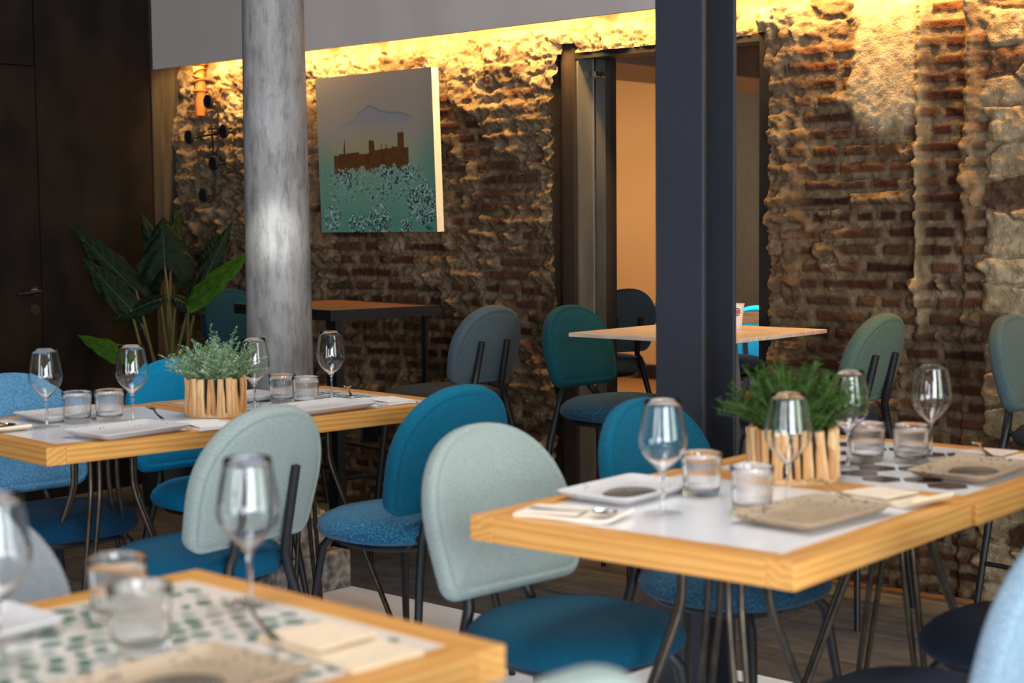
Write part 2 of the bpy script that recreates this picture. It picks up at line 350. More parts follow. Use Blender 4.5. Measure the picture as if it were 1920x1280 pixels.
# ragged jambs round the doorway
DL, DR, DT = -4.05, -3.17, 1.97
jl = sst(-4.30, -4.13, X)*(1-sst(-4.13, -4.0, X))*(Z < 2.1); H = H+jl*(.035*n2+.02*(n3-.5)); mort = np.maximum(mort, jl*.9)
jr = sst(-3.2, -3.15, X)*(1-sst(-3.08, -2.94, X+.1*(n2-.5))); H = H+jr*(.022+.075*np.abs(fbm(X*6, Z*6, 91, 4)-.25)+.03*(n3-.5)); mort = np.maximum(mort, jr*.8)
H = H*(1-sst(2.07, 2.10, Z))
Y = wy(X)-H
hole = (X > -4.135+.02*(n2-.5)*(Z < 1.9)) & (X < -3.134+.016*(n2-.5)) & (Z < DT+.012)
hole |= (X > -4.12) & (X < -4.05) & (Z < 2.02)
H_ok = ~hole
pz = (X > -5.6) & (X < -4.7) & (Z > 1.22) & (Z < 2.02); Y = np.where(pz, np.maximum(Y, wy(X)-.022), Y)
idx = np.arange(X.size).reshape(X.shape)
q = H_ok[:-1,:-1] & H_ok[1:,:-1] & H_ok[:-1,1:] & H_ok[1:,1:]
quads = np.stack([idx[:-1,:-1][q], idx[:-1,1:][q], idx[1:,1:][q], idx[1:,:-1][q]], 1)
me = bpy.data.meshes.new('wall_back'); nv = X.size; nf = len(quads)
me.vertices.add(nv); me.vertices.foreach_set('co', np.stack([X, Y, Z], -1).reshape(-1).astype(np.float32))
me.loops.add(nf*4); me.loops.foreach_set('vertex_index', quads.reshape(-1).astype(np.int32))
me.polygons.add(nf); me.polygons.foreach_set('loop_start', (np.arange(nf)*4).astype(np.int32)); me.polygons.foreach_set('loop_total', np.full(nf, 4, np.int32))
for nm, arr in (('mortar', mort), ('brick_id', bid*(1-top)+top*sid), ('soot', n1), ('plaster_and_glow', np.clip(pl+rid*.6+top*.55+blk*.7*(qid > .2), 0, 1))):  # plaster mask; top band also lightened, cove light falloff put into its colour
    a = me.attributes.new(nm, 'FLOAT', 'POINT'); a.data.foreach_set('value', arr.reshape(-1).astype(np.float32))
me.update(calc_edges=True); me.shade_smooth()
m_brick, nt, b = nodes('old_brick_and_mortar')
def attr(nm): n = nt.nodes.new('ShaderNodeAttribute'); n.attribute_name = nm; return n.outputs['Fac']
rb = ramp(nt, attr('brick_id'), [(0, lin((58,36,28))), (.35, lin((80,46,33))), (.7, lin((98,64,44))), (1, lin((74,54,42)))])
vec = coord(nt)
fz_ = N(nt, 'ShaderNodeTexNoise', Scale=22, Detail=9); nt.links.new(vec, fz_.inputs['Vector'])
rm = ramp(nt, fz_.outputs['Fac'], [(.3, lin((86,70,54))), (.5, lin((120,100,78))), (.7, lin((150,128,102)))])
rp = ramp(nt, fz_.outputs['Fac'], [(.3, lin((140,120,92))), (.65, lin((184,164,132)))])
def mixc(f, a, c, blend='MIX'):
    x = N(nt, 'ShaderNodeMix'); x.data_type = 'RGBA'; x.blend_type = blend
    if isinstance(f, float): x.inputs[0].default_value = f
    else: nt.links.new(f, x.inputs[0])
    nt.links.new(a, x.inputs[6]); nt.links.new(c, x.inputs[7]); return x.outputs[2]
mp_ = mixc(attr('plaster_and_glow'), rm.outputs[0], rp.outputs[0]); cc = mixc(attr('mortar'), rb.outputs[0], mp_)
rs_ = ramp(nt, attr('soot'), [(.3, (.62,.58,.55)), (.65, (1,1,1))]); cc = mixc(.7, cc, rs_.outputs[0], 'MULTIPLY')
nt.links.new(cc, b.inputs['Base Color']); b.inputs['Roughness'].default_value = .93; b.inputs['Specular IOR Level'].default_value = .15
nb = N(nt, 'ShaderNodeTexNoise', Scale=160, Detail=5); nt.links.new(vec, nb.inputs['Vector'])
bp = N(nt, 'ShaderNodeBump', Strength=.85, Distance=.007); nt.links.new(nb.outputs['Fac'], bp.inputs['Height']); nt.links.new(bp.outputs[0], b.inputs['Normal'])
me.materials.append(m_brick)
ow = bpy.data.objects.new('wall_back', me); COL.objects.link(ow); struct(ow)
# solid core behind the relief
mb = MB().box((XL-.2, 5.0, 0), (-4.14, 5.24, ZC)).box((-3.1, 5.0, 0), (XR, 5.24, ZC)).box((-4.14, 5.0, 2.03), (-3.1, 5.24, ZC)).box((-6.8, 4.87, 0), (-6.55, 5.0, ZC))
struct(obj('wall_back_core', mb, pmat('rough_masonry', lin((90,76,62)), lin((110,92,74)), rough=.9), smooth=False))
struct(obj('baseboard_back', MB().add([(-3.17,wy(-3.17)-.075,0),(XR,wy(XR)-.075,0),(XR,wy(XR)-.02,0),(-3.17,wy(-3.17)-.02,0),(-3.17,wy(-3.17)-.075,.012),(XR,wy(XR)-.075,.012),(XR,wy(XR)-.02,.012),(-3.17,wy(-3.17)-.02,.012)],
    [(0,3,2,1),(4,5,6,7),(0,1,5,4),(1,2,6,5),(2,3,7,6),(3,0,4,7)]), pmat('copper_strip', lin((120,84,60)), lin((96,66,48)), rough=.5, scale=12), smooth=False))

# ---------------------------------------------------------------- doorway
m_timber = pmat('old_timber', lin((30,20,17)), lin((50,33,25)), rough=.9, scale=18, stretch=(1,1,.1), bump=.5, bscale=40)
m_lintel = pmat('old_lintel', lin((150,112,70)), lin((190,150,100)), rough=.85, scale=16, stretch=(.15,1,1), bump=.7, bscale=60)
struct(obj('trim_3', MB().box((-4.145, 4.925, 0), (-4.062, 5.2, 2.06)), m_timber, smooth=False, bevel=.012))
struct(obj('trim_4', MB().box((-4.062, 4.93, 1.985), (-3.16, 5.2, 2.13)), m_lintel, smooth=False, bevel=.012))
m_jamb = pmat('mill_steel', lin((84,82,78)), lin((106,103,98)), rough=.45, metal=.2, scale=8, stretch=(1,1,.3))
m_jdark = pmat('dark_frame_steel', lin((20,19,20)), lin((26,25,26)), rough=.45)
mb = MB().box((-4.060, 4.93, 0), (-4.05, 5.105, 1.97)).box((-3.17, 4.93, 0), (-3.162, 5.105, 1.97), 1).box((-4.060, 4.93, 1.97), (-3.162, 5.105, 1.982), 1)
mb.box((-3.182, 4.918, 0), (-3.13, 4.945, 1.985), 1).box((-4.064, 4.925, 1.962), (-3.182, 4.945, 1.99), 1)
dj = struct(obj('door_2', mb, [m_jamb, m_jdark], smooth=False))
mb = MB().box((-4.05, 5.026, .0), (-4.046, 5.038, 1.97)); obj('glazing_channel', mb, m_chrome, dj, smooth=False)
obj('glass_pane', MB().add([(-4.046,5.032,.004),(-3.172,5.032,.004),(-3.172,5.032,1.968),(-4.046,5.032,1.968)], [(0,1,2,3)]), glass_thin('pane_glass', gain=.7), dj, smooth=False)
for y0, y1 in ((5.0, 5.026), (5.038, 5.066)):
    mb = MB(); n = 16; mb.rings([[(-4.026+.012*math.cos(2*PI*j/n), yy, 1.905+.012*math.sin(2*PI*j/n)) for j in range(n)] for yy in (y0, y1)])
    obj('glass_clamp', mb, m_chrome, dj)
# ---------------------------------------------------------------- next room
m_orange = pmat('ochre_wall', lin((206,160,108)), lin((212,166,114)), rough=.85, scale=2)
struct(obj('floor', MB().box((-10.5, 5.24, -.1), (1, 10.6, 0)).box((-4.06, 5.0, -.1), (-3.16, 5.3, -.0005)), pmat('oak_floor', lin((150,104,60)), lin((172,122,74)), rough=.5, scale=10, stretch=(.2,2,1)), smooth=False))
struct(obj('wall_far', MB().box((-10.5, 10.4, 0), (-7.05, 10.55, 2.6)), m_orange, smooth=False))
struct(obj('baseboard_far', MB().box((-10.5, 10.37, 0), (-7.05, 10.4, .12)), m_black, smooth=False))
struct(obj('door_3', MB().box((-10.4, 10.385, 0), (-8.58, 10.4, 2.12)), pmat('ochre_door', lin((214,170,118)), rough=.7), smooth=False))
m_taupe = pmat('taupe_wall', lin((86,80,76)), lin((92,86,82)), rough=.8)
struct(obj('wall_far_right', MB().box((-7.05, 10.1, 0), (1, 10.55, 2.6)), m_taupe, smooth=False))
struct(obj('wall_side', MB().box((-10.6, 5.24, 0), (-10.5, 10.6, 2.6)), m_orange, smooth=False))
struct(obj('wall_side', MB().box((1, 5.24, 0), (1.1, 10.6, 2.6)), m_taupe, smooth=False))
m_offw = pmat('offwhite_paint', lin((196,188,174)), lin((200,192,178)), rough=.8)
struct(obj('ceiling', MB().box((-10.5, 5.24, 2.5), (1, 10.6, 2.6)), pmat('far_ceiling', lin((150,128,104)), rough=.9), smooth=False))
struct(obj('trim_5', MB().box((-5.9, 5.26, 2.16), (-5.25, 10.35, 2.5)), m_offw, smooth=False))

# ================================================================ STONE COLUMN, STEEL COLUMN
m_stone, nt, b = nodes('granite'); b.inputs['Roughness'].default_value = .5; b.inputs['Specular IOR Level'].default_value = .4
va = N(nt, 'ShaderNodeTexNoise', Scale=9, Detail=10); va.inputs['Roughness'].default_value = .68; nt.links.new(coord(nt, (1,1,.22)), va.inputs['Vector'])
vb_ = N(nt, 'ShaderNodeTexNoise', Scale=38, Detail=8); vb_.inputs['Roughness'].default_value = .7; nt.links.new(coord(nt, (1,1,.3)), vb_.inputs['Vector'])
vc = N(nt, 'ShaderNodeTexNoise', Scale=6, Detail=12, Distortion=1.2); vc.inputs['Roughness'].default_value = .8; nt.links.new(coord(nt, (1,1,.7)), vc.inputs['Vector'])
ra = ramp(nt, va.outputs['Fac'], [(.32, lin((104,100,98))), (.5, lin((138,134,132))), (.68, lin((160,157,157)))]); rb_ = ramp(nt, vb_.outputs['Fac'], [(.36, (.55,.53,.51)), (.5, (1,1,1)), (.68, (1.12,1.12,1.13))])
rc_ = ramp(nt, vc.outputs['Fac'], [(.30, (.42,.39,.36)), (.42, (1,1,1))])
def mixm(a, c, f): x = N(nt, 'ShaderNodeMix'); x.data_type = 'RGBA'; x.blend_type = 'MULTIPLY'; x.inputs[0].default_value = f; nt.links.new(a, x.inputs[6]); nt.links.new(c, x.inputs[7]); return x.outputs[2]
cs = mixm(mixm(ra.outputs[0], rb_.outputs[0], .75), rc_.outputs[0], .8); nt.links.new(cs, b.inputs['Base Color'])
bp = N(nt, 'ShaderNodeBump', Strength=.35, Distance=.004); nt.links.new(vb_.outputs['Fac'], bp.inputs['Height']); nt.links.new(bp.outputs[0], b.inputs['Normal'])
m_plinth = pmat('worn_stone', lin((92,88,84)), lin((182,178,172)), rough=.8, scale=24, detail=10, bump=.6, bscale=60)
cx, cy = -4.335, 3.59
t = thing('stone_column', 'weathered grey stone column on a square plinth in front of the dark steel wall', 'column', (cx, cy, 0))
obj('shaft', MB().lathe([(0,.272),(.132,.272),(.120,.30),(.1165,.34),(.1165,.9),(.113,1.6),(.106,2.3),(.103,ZC),(0,ZC)], 48), m_stone, t)
prof = [(0,.135),(.150,.135)]+[(.150+.025*math.sin(PI*i/10), .135+.075*i/10) for i in range(11)]+[(.146,.212),(.138,.23),(.140,.25),(.150,.258),(.150,.272),(0,.272)]
obj('base_moulding', MB().lathe(prof, 48), m_plinth, t)
obj('plinth', MB().box((-.17,-.17,0),(.17,.17,.135)), m_plinth, t, smooth=False, bevel=.008)
m_col = pmat('blue_black_paint', lin((40,41,50)), lin((44,45,54)), rough=.5, scale=3, bump=.04, bscale=400)
t = thing('steel_column', 'blue-black painted steel H-section column standing beside the doorway', 'column', (-2.487, 3.53, 0))
obj('flange', MB().box((-.079,-.08,0),(.079,-.064,ZC)), m_col, t, smooth=False, bevel=.003)
obj('flange', MB().box((-.079,.066,0),(.079,.08,ZC)), m_col, t, smooth=False, bevel=.002)
obj('web', MB().box((-.006,-.064,0),(.006,.066,ZC)), m_black, t, smooth=False)
obj('base_plate', MB().box((-.11,-.11,0),(.11,.11,.012)), m_col, t, smooth=False)

# ================================================================ CHAIRS
def outline(w, h, n=72):
    """arch-topped pad: lateral s, height t"""
    P = []; hw = w/2; r = .045; ys = h*.42
    def add(s, t): P.append((s, t))
    for i in range(8): a = -PI/2+PI/2*i/7; add(hw-.008-r+r*math.cos(a), r+r*math.sin(a))
    for i in range(1, 6): f = i/6; add(hw-.008*(1-f)**1.5, r+(ys-r)*f)
    m = 26
    for i in range(m+1): a = PI*i/m; c = math.cos(a); s_ = math.sin(a); add(hw*math.copysign(abs(c)**.92, c), ys+(h-ys)*abs(s_)**.95)
    for i in range(5, 0, -1): f = i/6; add(-(hw-.008*(1-f)**1.5), r+(ys-r)*f)
    for i in range(8): a = PI+PI/2*i/7; add(-(hw-.008-r)+r*math.cos(a), r+r*math.sin(a))
    return P
def inset(P, d):
    n = len(P); out = []
    for i in range(n):
        a = P[i-1]; b = P[(i+1) % n]; tx, ty = b[0]-a[0], b[1]-a[1]; l = math.hypot(tx, ty) or 1
        out.append((P[i][0]-ty/l*d, P[i][1]+tx/l*d))
    return out
LEAN = math.radians(16)
def backpad(h0, w=.425, h=.374):
    P = outline(w, h); c = (0, h*.47)
    def sc(Q, k): return [(c[0]+(s-c[0])*k, c[1]+(t_-c[1])*k) for s, t_ in Q]
    def ring(Q, d): 
        out = []
        for s, t_ in Q:
            dd = d+.50*s*s
            out.append((-.198+dd*math.cos(LEAN)-t_*math.sin(LEAN), s, h0+t_*math.cos(LEAN)+dd*math.sin(LEAN)))
        return out
    I = lambda d: inset(P, d)
    seq = [(sc(I(.05), .02), .034), (sc(I(.05), .5), .033), (sc(I(.03), .85), .030), (I(.034), .0265), (I(.023), .0235), (I(.0195), .0215), (I(.016), .0235), (I(.008), .0215), (I(.002), .014), (P, .006), (P, -.010), (I(.002), -.017), (I(.008), -.0235), (I(.015), -.025), (I(.0185), -.0222), (I(.023), -.0245), (I(.04), -.0255), (sc(I(.05), .6), -.026), (sc(I(.05), .02), -.026)]
    return MB().rings([ring(Q, d) for Q, d in seq])
def seatpad(z):
    n = 64
    def ring(k, dz, ex=0):
        out = []
        for j in range(n):
            a = 2*PI*j/n; c, s = math.cos(a), math.sin(a); e = .80
            x = .222*math.copysign(abs(c)**e, c); y = .222*math.copysign(abs(s)**e, s)*(1-.05*(c < 0)*abs(c))
            out.append((x*k, y*k, z+dz+ex*0))
        return out
    return MB().rings([ring(k, dz) for k, dz in ((.02,.044),(.35,.043),(.6,.040),(.78,.034),(.9,.022),(.97,.006),(1.0,-.010),(.985,-.022),(.94,-.031),(.85,-.035),(.02,-.035))])
def make_chair(name, label, cat, fb, fs, stool=False):
    dz = .205 if stool else 0; zs = .442+dz; h0 = .712 if stool else .500; kb = .81 if stool else 1
    t = thing(name, label, cat)
    obj('seat', seatpad(zs), fs, t, ang=60); obj('backrest', backpad(h0, .425*kb, .374*kb), fb, t, ang=75)
    mb = MB().tube([(.165*math.copysign(abs(math.cos(a))**.7, math.cos(a)), .165*math.copysign(abs(math.sin(a))**.7, math.sin(a)), zs-.046) for a in [2*PI*i/32 for i in range(32)]], .011, 8, closed=True)
    obj('seat_frame', mb, m_black, t)
    zb = zs-.046; sp_ = .215 if not stool else .225
    for s in (1, -1):
        obj('front_leg', MB().tube([(.135, s*.135, zb+.004), (.16, s*.155, zb-.03), (.205, s*sp_*.93, .0)], [.0135,.0135,.0095], 12), m_black, t)
    for s in (1, -1):
        tt = .205*kb; bx_ = -.198-.034; 
        top = (bx_-tt*math.sin(LEAN)+.002, s*.082*kb, h0+tt*math.cos(LEAN)); bot = (bx_-.004, s*.088*kb, h0-.01)
        pts = [top, (top[0]+(bot[0]-top[0])*.5, s*.085*kb, (top[2]+bot[2])/2), bot, (bx_+.004, s*.094, h0-.035), (bx_+.003, s*.105, h0-.08), (-.245, s*.13, zb-.08), (-.285, s*sp_*.86, 0)]
        obj('rear_leg', MB().tube(pts, [.0125,.0125,.0125,.0135,.0135,.0125,.0095], 12, ref=(1,0,0)), m_black, t)
    for s in (1, -1): obj('bracket', MB().tube([(-.226, s*.098, h0-.06), (-.15, s*.10, zb+.002)], .009, 8), m_black, t)
    if stool:
        z = .24; f = z/zb; xf = .205+( .16-.205)*f; xr = -.285+.05*f; yf = sp_*.93+(.155-sp_*.93)*f; yr = sp_*.86+(.12-sp_*.86)*f
        for a, c in (((xf,-yf,z),(xf,yf,z)), ((xf,-yf,z),(xr,-yr,z+.0)), ((xf,yf,z),(xr,yr,z))): obj('stretcher', MB().tube([a, c], .008, 8), m_black, t)
    return t
BASE = ('fabric_grey_green', 'fabric_blue')
proto = make_chair('dining_chair', 'grey-green backed chair with blue seat at the left table, its back to us', 'chair', F_GREEN, F_BLUE)
sproto = make_chair('bar_stool', 'slate grey bar stool with two black posts up its back, near the bar table', 'bar stool', F_SLATE, F_NAVY, True)
sproto['group'] = 'upholstered bar stools'
proto['group'] = 'upholstered dining chairs'
def put(first, P, ax, ay, rot, label=None, fb=None, fs=None):
    """ax, ay: where the top of the back stands; rot: heading of the sitter"""
    off = -.30
    x = ax-off*math.cos(rot); y = ay-off*math.sin(rot)
    if first: P.location = (x, y, 0); P.rotation_euler = (0,0,rot); return P
    o = P.copy()
    o.location = (x, y, 0); o.rotation_euler = (0,0,rot); o['label'] = label; COL.objects.link(o)
    for ch in P.children:
        c = ch.copy(); COL.objects.link(c); c.parent = o
        nm = ch.name.split('.')[0]
        if nm == 'seat' and fs: c.material_slots[0].link = 'OBJECT'; c.material_slots[0].material = fs
        if nm == 'backrest' and fb: c.material_slots[0].link = 'OBJECT'; c.material_slots[0].material = fb
    return o
R = math.radians
put(True, proto, -3.022, 2.482, R(184))
for ax, ay, rot, fb, fs, label in [
    (-2.975, 3.121, R(176), F_TEAL, F_MEL, 'teal backed chair with speckled blue seat between the two grey-green ones'),
    (-2.385, 2.535, R(-4), F_GREEN, F_PETROL, 'grey-green backed chair with teal seat facing us at the right table corner'),
    (-2.404, 3.155, R(-2), F_TEAL, F_MELD, 'teal chair with speckled dark seat half hidden behind the right table'),
    (-4.368, 2.528, R(-4), F_DENIM, F_DKBLUE, 'denim blue chair at the left edge of the picture, behind the left table'),
    (-4.383, 3.149, R(-4), F_SKY, F_SKY, 'bright blue chair behind the basket plant on the left table'),
    (-.955, 2.47, R(179), F_PALE, F_NAVY, 'pale blue backed chair with navy seat, cut by the lower right edge'),
    (-1.02, 3.08, R(180), F_PALE, F_NAVY, 'navy seat of a chair behind the pale blue backed one, lower right'),
    (-.975, 1.165, R(180), F_GREEN, F_NAVY, 'pale chair back whose tip just shows at the bottom centre'),
    (-2.42, 1.25, R(0), F_MIST, F_NAVY, 'pale grey-blue chair seen through the nearest wine glass, lower left'),
    (-4.50, 6.95, R(100), F_SKY, F_NAVY, 'bright blue chair seen through the doorway right of the steel column'),
    ]: put(False, proto, ax, ay, rot, label, fb, fs)
put(True, sproto, -3.875, 4.25, R(178))
for ax, ay, rot, fb, fs, label in [
    (-3.70, 4.41, R(-4), F_DKTEAL, F_MELD, 'teal bar stool with speckled dark seat left of the high pale table'),
    (-2.445, 4.565, R(181), F_SAGE, F_NAVY, 'sage green bar stool showing two black posts, right of the high pale table'),
    (-2.135, 4.70, R(-4), F_SAGEB, F_NAVY, 'sage green bar stool facing right, at the right edge of the picture'),
    (-6.03, 4.66, R(-4), F_DKBLUE, F_NAVY, 'dark blue bar stool between the big plant and the stone column'),
    (-4.30, 5.60, R(160), F_SLATE, F_SLATE, 'slate grey bar stool beyond the doorway, behind the high pale table'),
    (-4.40, 6.06, R(-12), F_GRN2, F_NAVY, 'bottle green bar stool beyond the doorway, mostly behind the steel column'),
    ]: put(False, sproto, ax, ay, rot, label, fb, fs)

# ================================================================ TABLES
m_tile = pmat('white_tile', lin((234,232,234)), lin((240,238,240)), rough=.25, scale=6, coat=.2)
m_tbrown = pmat('brown_tile', lin((66,44,40)), lin((84,58,52)), rough=.25, scale=10, coat=.3)
m_tteal = pmat('teal_tile', lin((52,132,138)), lin((110,166,168)), rough=.25, scale=14, coat=.3)
m_tgreen = pmat('green_tile', lin((36,98,82)), lin((70,126,108)), rough=.3, scale=14, coat=.2)
m_tcream = pmat('cream_tile', lin((222,212,202)), lin((228,218,208)), rough=.3, scale=8, coat=.2)
m_tgrey = pmat('grey_green_tile', lin((140,160,152)), lin((160,176,168)), rough=.3, scale=8, coat=.2)
def table(label, loc, rotz, w, d, ends, pattern, frame_mats):
    """local origin: centre of the top on the floor; ends: axis of the rails that run through to the corner"""
    t = thing('dining_table', label, 'table', loc, rotz)
    hw, hd, fwid, th = w/2, d/2, .055, .048; z0, z1 = .75-th, .75
    a = .0006
    for s in (-1, 1):
        if ends == 'y':
            obj('rail', MB().box((min(s*hw, s*(hw-fwid)), -hd, z0), (max(s*hw, s*(hw-fwid)), hd, z1)), m_woody, t, smooth=False, bevel=.002)
            obj('rail', MB().box((-hw+fwid+a, min(s*hd, s*(hd-fwid)), z0), (hw-fwid-a, max(s*hd, s*(hd-fwid)), z1)), m_woodx, t, smooth=False, bevel=.002)
        else:
            obj('rail', MB().box((-hw, min(s*hd, s*(hd-fwid)), z0), (hw, max(s*hd, s*(hd-fwid)), z1)), m_woodx, t, smooth=False, bevel=.002)
            obj('rail', MB().box((min(s*hw, s*(hw-fwid)), -hd+fwid+a, z0), (max(s*hw, s*(hw-fwid)), hd-fwid-a, z1)), m_woody, t, smooth=False, bevel=.002)
    iw, idp = hw-fwid-.001, hd-fwid-.001
    mb = MB().box((-iw, -idp, z0+.004), (iw, idp, z1-.001)); mats = [m_tile]
    zp = z1-.0004
    def poly(pts, mi):
        Q = [(min(max(x, -iw), iw), min(max(y, -idp), idp), zp) for x, y in pts]
        mb.add(Q, [tuple(range(len(Q)))], mi)
    if pattern == 'hex':
        mats.append(m_tbrown); s = .050; k = 0
        for i in range(-8, 9):
            for j in range(-8, 9):
                x = i*s*1.5; y = (j+.5*(i % 2))*s*1.732
                if (i+j*2+(i//2)) % 3 == 0 or abs(x) > iw-.015 or abs(y) > idp-.015: continue
                if rng.random() < .10: continue
                poly([(x+s*.92*math.cos(PI/3*q), y+s*.92*math.sin(PI/3*q)) for q in range(6)], 1)
    elif pattern == 'tri':
        mats.append(m_tteal); s = .034; n = int(iw/s)+1
        for i in range(-n, n+1):
            for j in range(-n, n+1):
                if rng.random() < .30: continue
                x, y = i*s, j*s
                if abs(x) > iw-s*.6 or abs(y) > idp-s*.6: continue
                o = rng.choice((0, PI/2, PI, 3*PI/2)); r = s*.56
                poly([(x+r*math.cos(o+2*PI*q/3), y+r*math.sin(o+2*PI*q/3)) for q in range(3)], 1)
    elif pattern == 'drops':
        mats[0] = m_tcream; mats += [m_tgreen, m_tgrey]; s = .037; n = 10
        for i in range(-n, n+1):
            for j in range(-n, n+1):
                x = i*s+rng.uniform(-.004,.004); y = (j+.5*(i % 2))*s+rng.uniform(-.004,.004)
                if abs(x) > iw-.02 or abs(y) > idp-.02 or rng.random() < .10: continue
                o = rng.uniform(0, 2*PI); r1 = rng.uniform(.011,.0175); r2_ = r1*rng.uniform(.6,.85); mi = 1 if rng.random() < .72 else 2
                poly([(x+r1*math.cos(q)*math.cos(o)-r2_*math.sin(q)*math.sin(o), y+r1*math.cos(q)*math.sin(o)+r2_*math.sin(q)*math.cos(o)) for q in [2*PI*q/9 for q in range(9)]], mi)
    obj('inlay', mb, mats, t, smooth=False)
    obj('top_plate', MB().box((-.13,-.13,z0-.006),(.13,.13,z0-.0005)), m_bronze, t, smooth=False)
    for q in range(4):
        a0 = PI/4+q*PI/2; mb = MB(); c, s = math.cos(a0), math.sin(a0)
        for e in (-.0125, .0125):
            pts = []
            for r, z in ((.085, z0-.004), (.085, .61), (.087, .575), (.094, .545), (.106, .51), (.29, .012)):
                ee = e*(1 if z > .3 else .6)
                pts.append((c*r-s*ee, s*r+c*ee, z))
            mb.tube(pts, .0072, 10)
        mb.box((c*.29-.02, s*.29-.02, 0), (c*.29+.02, s*.29+.02, .012))
        obj('leg', mb, m_bronze, t, ang=50)
    return t
l1 = Vector((-3.498, 2.130)); l2 = Vector((-3.379, 3.520)); ld = (l2-l1).normalized(); ln = Vector((-ld.y, ld.x))
LROT = math.atan2(ld.y, ld.x)-PI/2
def Lp(s, t_): p = l1+ld*s+ln*t_; return (p.x, p.y, 0)
table('left table with a plain white top, nearest of the left pair', Lp(.349, .35), LROT, .70, .695, 'x', 'plain', None)
table('left table with a teal patterned top, beside the stone column', Lp(1.046, .362), LROT, .70, .695, 'x', 'tri', None)
RROT = R(2.2)
A = Vector((-2.0405, 2.1485)); B = Vector((-1.337, 2.1754)); rd = (B-A).normalized(); rn = Vector((-rd.y, rd.x))
def Rp(s, t_): p = A+rd*s+rn*t_; return (p.x, p.y, 0)
table('right table with a plain white top, nearest of the right pair', Rp(.352, .35), RROT, .704, .70, 'y', 'plain', None)
table('right table with brown hexagons on its top, behind the plain one', Rp(.362, 1.062), RROT, .704, .715, 'y', 'hex', None)
Cn = Vector((-1.371, 1.510)); nd = Vector((-.693, .017)).normalized(); nb_ = Vector((-nd.y, nd.x))
NROT = math.atan2(-nd.y, -nd.x)
def Np(s, t_): p = Cn+nd*s+nb_*t_; return (p.x, p.y, 0)
table('nearest table with green spots on its cream top, lower left', Np(.3465, .35), NROT, .693, .70, 'x', 'drops', None)

# high pale table
m_pale = pmat('pale_oak', lin((218,196,180)), lin((196,172,156)), rough=.45, scale=10, stretch=(1,7,7), lo=.4, hi=.6)
t = thing('high_table', 'high square table with a thin pale oak top behind the steel column', 'table', (-3.102, 4.417, 0))
obj('tabletop', MB().box((-.317,-.317,.916),(.317,.317,.93)), m_pale, t, smooth=False, bevel=.002)
m_pew = pmat('grey_steel', lin((98,94,92)), lin((108,104,102)), rough=.5, metal=.3)
for s in (1, -1):
    obj('leg', MB().add([(s*.10,-.012,.905),(s*.145,-.012,.905),(s*.15,.012,.905),(s*.095,.012,.905),(s*.20,-.012,.0),(s*.25,-.012,.0),(s*.25,.012,.0),(s*.20,.012,.0)],
        [(0,1,2,3),(4,7,6,5),(0,4,5,1),(1,5,6,2),(2,6,7,3),(3,7,4,0)]), m_pew, t, smooth=False)
obj('crossbar', MB().box((-.17,-.015,.90),(.17,.015,.916)), m_pew, t, smooth=False)
# bar table with the woven top
m_bartop, nt, b = nodes('woven_top'); vec = coord(nt)
br = N(nt, 'ShaderNodeTexBrick', Scale=1.0, Color1=(*lin((126,70,38)),1), Color2=(*lin((104,56,32)),1), Mortar=(*lin((40,24,16)),1))
br.offset = 0; br.inputs['Mortar Size'].default_value = .006; br.inputs['Brick Width'].default_value = .058; br.inputs['Row Height'].default_value = .058
nt.links.new(vec, br.inputs['Vector']); nt.links.new(br.outputs[0], b.inputs['Base Color']); b.inputs['Roughness'].default_value = .45
t = thing('bar_table', 'black steel bar table with an orange gridded top, right of the stone column', 'table', (-4.80, 4.37, .042), R(-10))
obj('tabletop', MB().box((-.477,-.262,.895),(.262,.208,.929)), m_bartop, t, smooth=False)
obj('rim', MB().box((-.50,-.285,.890),(.285,-.264,.931)).box((-.50,.21,.890),(.285,.23,.931)).box((-.50,-.264,.890),(-.479,.21,.931)).box((.264,-.264,.890),(.285,.21,.931)), m_black, t, smooth=False)
for lx, sy in ((.24,-1),(-.45,-1),(.24,1),(-.45,1)):
    yy = -.24 if sy < 0 else .19; w_ = .036 if (lx > 0 and sy < 0) else .014
    obj('leg', MB().box((lx-w_, yy-w_*.5, -.042), (lx+w_, yy+w_*.5, .895)), m_black, t, smooth=False)
for a, c in (((-.45,-.24,.30),(.24,-.24,.30)), ((.24,-.24,.26),(.24,.19,.26)), ((-.45,.19,.30),(.24,.19,.30))): obj('foot_rail', MB().tube([a, c], .010, 8), m_black, t)
# a second high table past the doorway
t = thing('high_table', 'thick pale table edge seen through the doorway in front of a bright blue chair', 'table', (-3.25, 5.72, 0))
obj('tabletop', MB().box((-.34,-.3,.882),(.34,.3,.93)), m_pale, t, smooth=False, bevel=.002)
for s in (1,-1): obj('leg', MB().box((.26*s-.02,-.03,0),(.26*s+.02,.03,.882)), m_pew, t, smooth=False)

# ================================================================ TABLEWARE
TT = .7502
def make_glass(label):
    t = thing('wine_glass', label, 'wine glass'); n = 40
    bowl = [(.004,.078),(.011,.085),(.021,.095),(.031,.106),(.039,.117),(.0445,.128),(.0462,.138),(.0455,.152),(.043,.170),(.0395,.190),(.0362,.207),(.0345,.219)]
    bowl = bowl+[(.0339,.2195),(.0333,.219)]+[(r-.0012, h) for r, h in bowl[-2:2:-1]]+[(.0198,.0965),(.010,.0875),(.003,.0825)]
    obj('bowl', MB().lathe(bowl, n), m_stem, t, ang=80)
    obj('stem', MB().lathe([(0,.006),(.006,.0065),(.0045,.014),(.0038,.03),(.0036,.06),(.0042,.074),(.0055,.080),(0,.083)], 16), m_stem, t, ang=80)
    obj('foot', MB().lathe([(0,.007),(.008,.0062),(.022,.0036),(.035,.0022),(.0362,.0010),(.035,0)], n), m_glass, t, ang=60)
    return t
